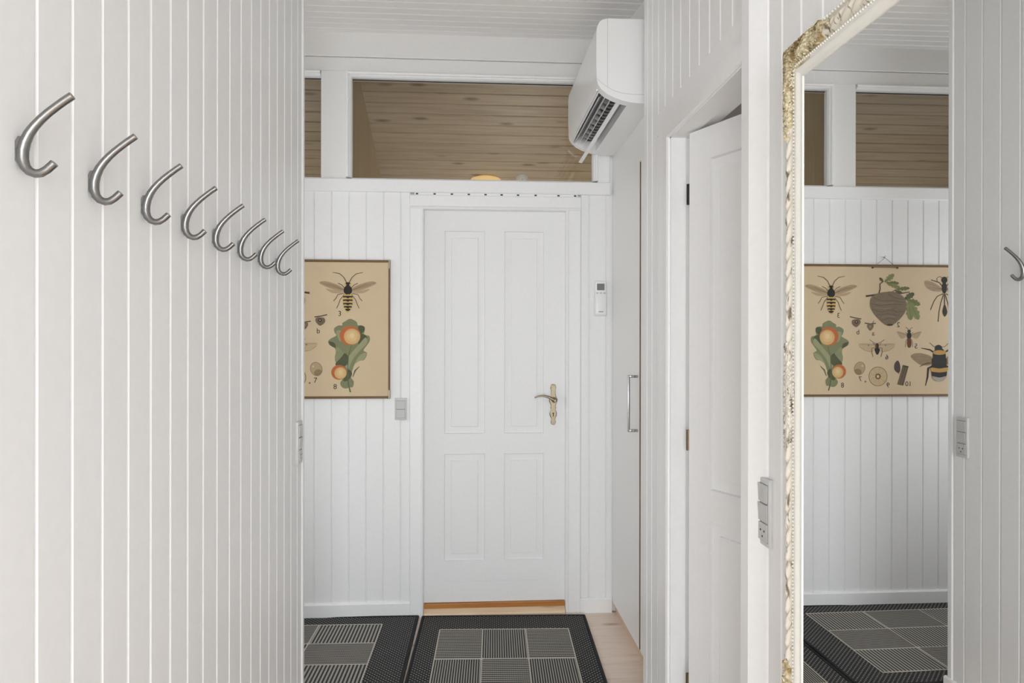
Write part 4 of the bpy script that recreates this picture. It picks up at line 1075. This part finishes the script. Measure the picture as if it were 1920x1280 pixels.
for vert, hor, vlo, hlo, sd_ in (('L', 'T', 0, 0, 1.3), ('R', 'T', 0, 1, 4.7), ('L', 'B', 1, 0, 8.1), ('R', 'B', 1, 1, 11.9)):
    m = MB()
    if vlo == 0: arm(m, vert, 0.0, 0.200, (0, 1), sd_, 0.013)
    else: arm(m, vert, LZ - 0.200, LZ - 0.0, (1, 0), sd_, 0.013)
    if hlo == 0: arm(m, hor, 0.0, 0.200, (0, 1), sd_, 0.013)
    else: arm(m, hor, LY - 0.200, LY, (1, 0), sd_, 0.013)
    ys_, zs_ = (MY1, -1) if vert == 'L' else (MY0, 1), (MZ1, -1) if hor == 'T' else (MZ0, 1)
    for a_, b_, r0, sg in ((0.036, 0.036, 0.017, 1), (0.032, 0.078, 0.014, -1), (0.078, 0.032, 0.014, 1), (0.040, 0.120, 0.012, 1), (0.120, 0.040, 0.012, -1), (0.030, 0.158, 0.010, -1), (0.158, 0.030, 0.010, 1)):
        sp_ = []; rr_ = []
        for k in range(22):
            t = k / 21; an = sg * t * 2.9 * PI + a_ * 40; rr = r0 * (1.15 - 0.85 * t)
            sp_.append((XR - 0.034 - 0.004 * t, ys_[0] + ys_[1] * (a_ + rr * math.cos(an)), zs_[0] + zs_[1] * (b_ + rr * math.sin(an)))); rr_.append(0.0040 * (0.45 + math.sin(PI * (0.15 + 0.8 * t)) * 0.6))
        m.tube(sp_, rr_, 8)
    o = m.build('corner_ornament', FRAME_GOLD, mi_, smooth=True, sharp=70); o['label'] = 'gilt carved acanthus corner'
for vert, sd_ in (('L', 2.2), ('R', 6.6)):
    m = MB(); arm(m, vert, LZ / 2 - 0.115, LZ / 2 + 0.115, (1, 1), sd_, 0.011)
    m.build('side_ornament', FRAME_CREAM, mi_, smooth=True, sharp=70)

# ------------------------------------------------------------------ MATS
def mat_rug(origin, rotz, nu, label):
    # local frame: x across the mat (three panels), y along its length; origin = centre
    CU, CV, BU, BVv = 0.2065, 0.305, 0.098, 0.165
    WU, WV = 3 * CU + 2 * BU, nu * CV + 2 * BVv
    root = tag(empty('door_mat', origin, rotz), label, 'mat', 'dark woven mats on the hallway floor')
    th = 0.010
    MB().rbox(-WU / 2 + 0.006, WU / 2 - 0.006, -WV / 2 + 0.006, WV / 2 - 0.006, 0.0005, th, 0.003, 2).build('woven_border', WEAVE, root, world=False)
    e = 0.008; bnd = MB()
    loop = [(-WU / 2, -WV / 2), (WU / 2, -WV / 2), (WU / 2, WV / 2), (-WU / 2, WV / 2)]
    for k in range(4):
        a, b2 = loop[k], loop[(k + 1) % 4]
        bnd.tube([(a[0], a[1], 0.0065), (b2[0], b2[1], 0.0065)], 0.0066, 8)
    bnd.build('edge_binding', BINDING, root, world=False, smooth=True)
    for iu in range(3):
        for iv in range(nu):
            x0 = -WU / 2 + BU + iu * CU; y1 = WV / 2 - BVv - iv * CV
            kind = (iu + iv) % 2
            MB().box(x0 + 0.001, x0 + CU - 0.001, y1 - CV + 0.001, y1 - 0.001, th - 0.002, th + 0.0008).build('striped_panel', STRIPE_B if kind else STRIPE_A, root, world=False)
    sm = MB(); s_ = 0.0026
    for iu in range(4):
        x0 = -WU / 2 + BU + iu * CU; sm.box(x0 - s_, x0 + s_, -WV / 2 + BVv, WV / 2 - BVv, th - 0.001, th + 0.0018)
    for iv in range(nu + 1):
        y0 = WV / 2 - BVv - iv * CV; sm.box(-WU / 2 + BU, WU / 2 - BU, y0 - s_, y0 + s_, th - 0.001, th + 0.0022)
    for iu in (1, 2):
        for iv in range(1, nu):
            sm.lathe([(0.009, 0), (0.009, 0.0026), (0.006, 0.0030)], (-WU / 2 + BU + iu * CU, WV / 2 - BVv - iv * CV, th - 0.0005), 'Z', 10)
    sm.build('panel_seams', SEAM, root, world=False)
    return WU, WV
WU, WV = 3 * 0.2065 + 2 * 0.098, 4 * 0.305 + 0.33
r2 = math.radians(-2.2)
# far-edge midpoint of the door mat, then half a length back towards the camera
fx, fy = 0.182, 3.449
mat_rug((fx + math.sin(r2) * WV / 2, fy - math.cos(r2) * WV / 2, 0.0), r2, 4, 'dark woven mat with striped squares lying in front of the far door')
r1 = math.radians(-91.5)
ex, ey = -0.262, 3.064    # midpoint of its right end
mat_rug((ex - math.cos(math.radians(-1.5)) * WV / 2, ey - math.sin(math.radians(-1.5)) * WV / 2, 0.0), r1, 4, 'dark woven mat with striped squares lying under the insect chart')

# ------------------------------------------------------------------ ROOM BEYOND THE TRANSOM
K3 = 0.33
def z3(y): return 4.19 - K3 * y
a3 = math.atan(-K3)
YN, YFAR = YB + 0.076, 6.2
c3 = MB().prism([(YN - 0.01, z3(YN - 0.01) + 0.014), (YFAR + 0.1, z3(YFAR + 0.1) + 0.014), (YFAR + 0.1, 3.4), (YN - 0.01, 3.4)], 'X', -3.2, 1.7).build('ceiling_far_room', PINE_GAP_SHADE)
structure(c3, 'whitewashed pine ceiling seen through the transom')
p3 = 0.101; y = YN
while y < 5.6:
    yy = y
    for xa, xb in ((-3.15, -0.668), (-0.618, 1.65)):
        board(c3, (xa, yy, z3(yy) + TB), p3 - 0.004, TB, 0.004, xb - xa, AY, AX, NZ, PINE, rot=(a3, 0, 0), name='pine_board')
    y += p3 * math.cos(a3)
structure(MB().box(-0.668, -0.618, YN, YFAR, 0, 3.02).build('wall_partition', PARTITION), 'beige wooden partition seen through the transom')
f3 = MB().box(-3.2, 1.7, YFAR, YFAR + 0.1, 0, 2.6).box(-3.2, -3.15, YN, YFAR, 0, 3.1).box(-3.2, XA - 0.1, YN - 0.1, YN, 0, 3.1).box(1.65, 1.7, YN, YFAR, 0, 3.1)
structure(f3.build('wall_far_room', PARTITION), 'walls of the room beyond the transom')
structure(MB().box(-3.2, 1.7, YB + 0.03, YFAR + 0.1, -0.1, -0.02).build('floor_far_room', FLOOR), 'floor of the room beyond the far door')
lz = z3(4.98)
lm = tag(empty('ceiling_lamp', (0.125, 4.98, lz)), 'brass ceiling lamp glowing in the room behind the transom', 'lamp')
MB().lathe([(0.03, 0.06), (0.100, 0.058), (0.104, 0.045), (0.100, 0.035)], (0.125, 4.98, lz), 'Z', 32).build('canopy', BRASS, lm, smooth=True)
MB().lathe([(0.104, 0.036), (0.120, 0.024), (0.122, -0.010), (0.112, -0.045), (0.09, -0.075), (0.05, -0.092), (0.01, -0.098)], (0.125, 4.98, lz), 'Z', 32).build('lamp_shade', LAMPGLOW, lm, smooth=True)
for (lx, ly, pw) in ((0.45, 4.9, 20.0), (-1.6, 4.9, 18.0)):  # bare point lights added to light the pine ceiling, apart from the ceiling lamp
    pd = bpy.data.lights.new('far_room_fill', 'POINT'); pd.energy = pw; pd.color = (1.0, 0.93, 0.82); pd.shadow_soft_size = 0.2
    pob = bpy.data.objects.new('far_room_fill', pd); C.objects.link(pob); pob.location = (lx, ly, 1.3)
sz = z3(4.90)
sd = tag(empty('smoke_detector', (0.385, 4.90, sz)), 'round white smoke detector on the pine ceiling behind the transom', 'smoke detector')
MB().lathe([(0.046, 0.02), (0.046, -0.012), (0.040, -0.024), (0.02, -0.028), (0.004, -0.029)], (0.385, 4.90, sz), 'Z', 28).build('detector_cover', PLASTIC, sd, smooth=True)
MB().box(0.384, 0.386, 4.90 - 0.045, 4.90 - 0.02, sz - 0.026, sz - 0.010).build('detector_slot', DARK, sd)
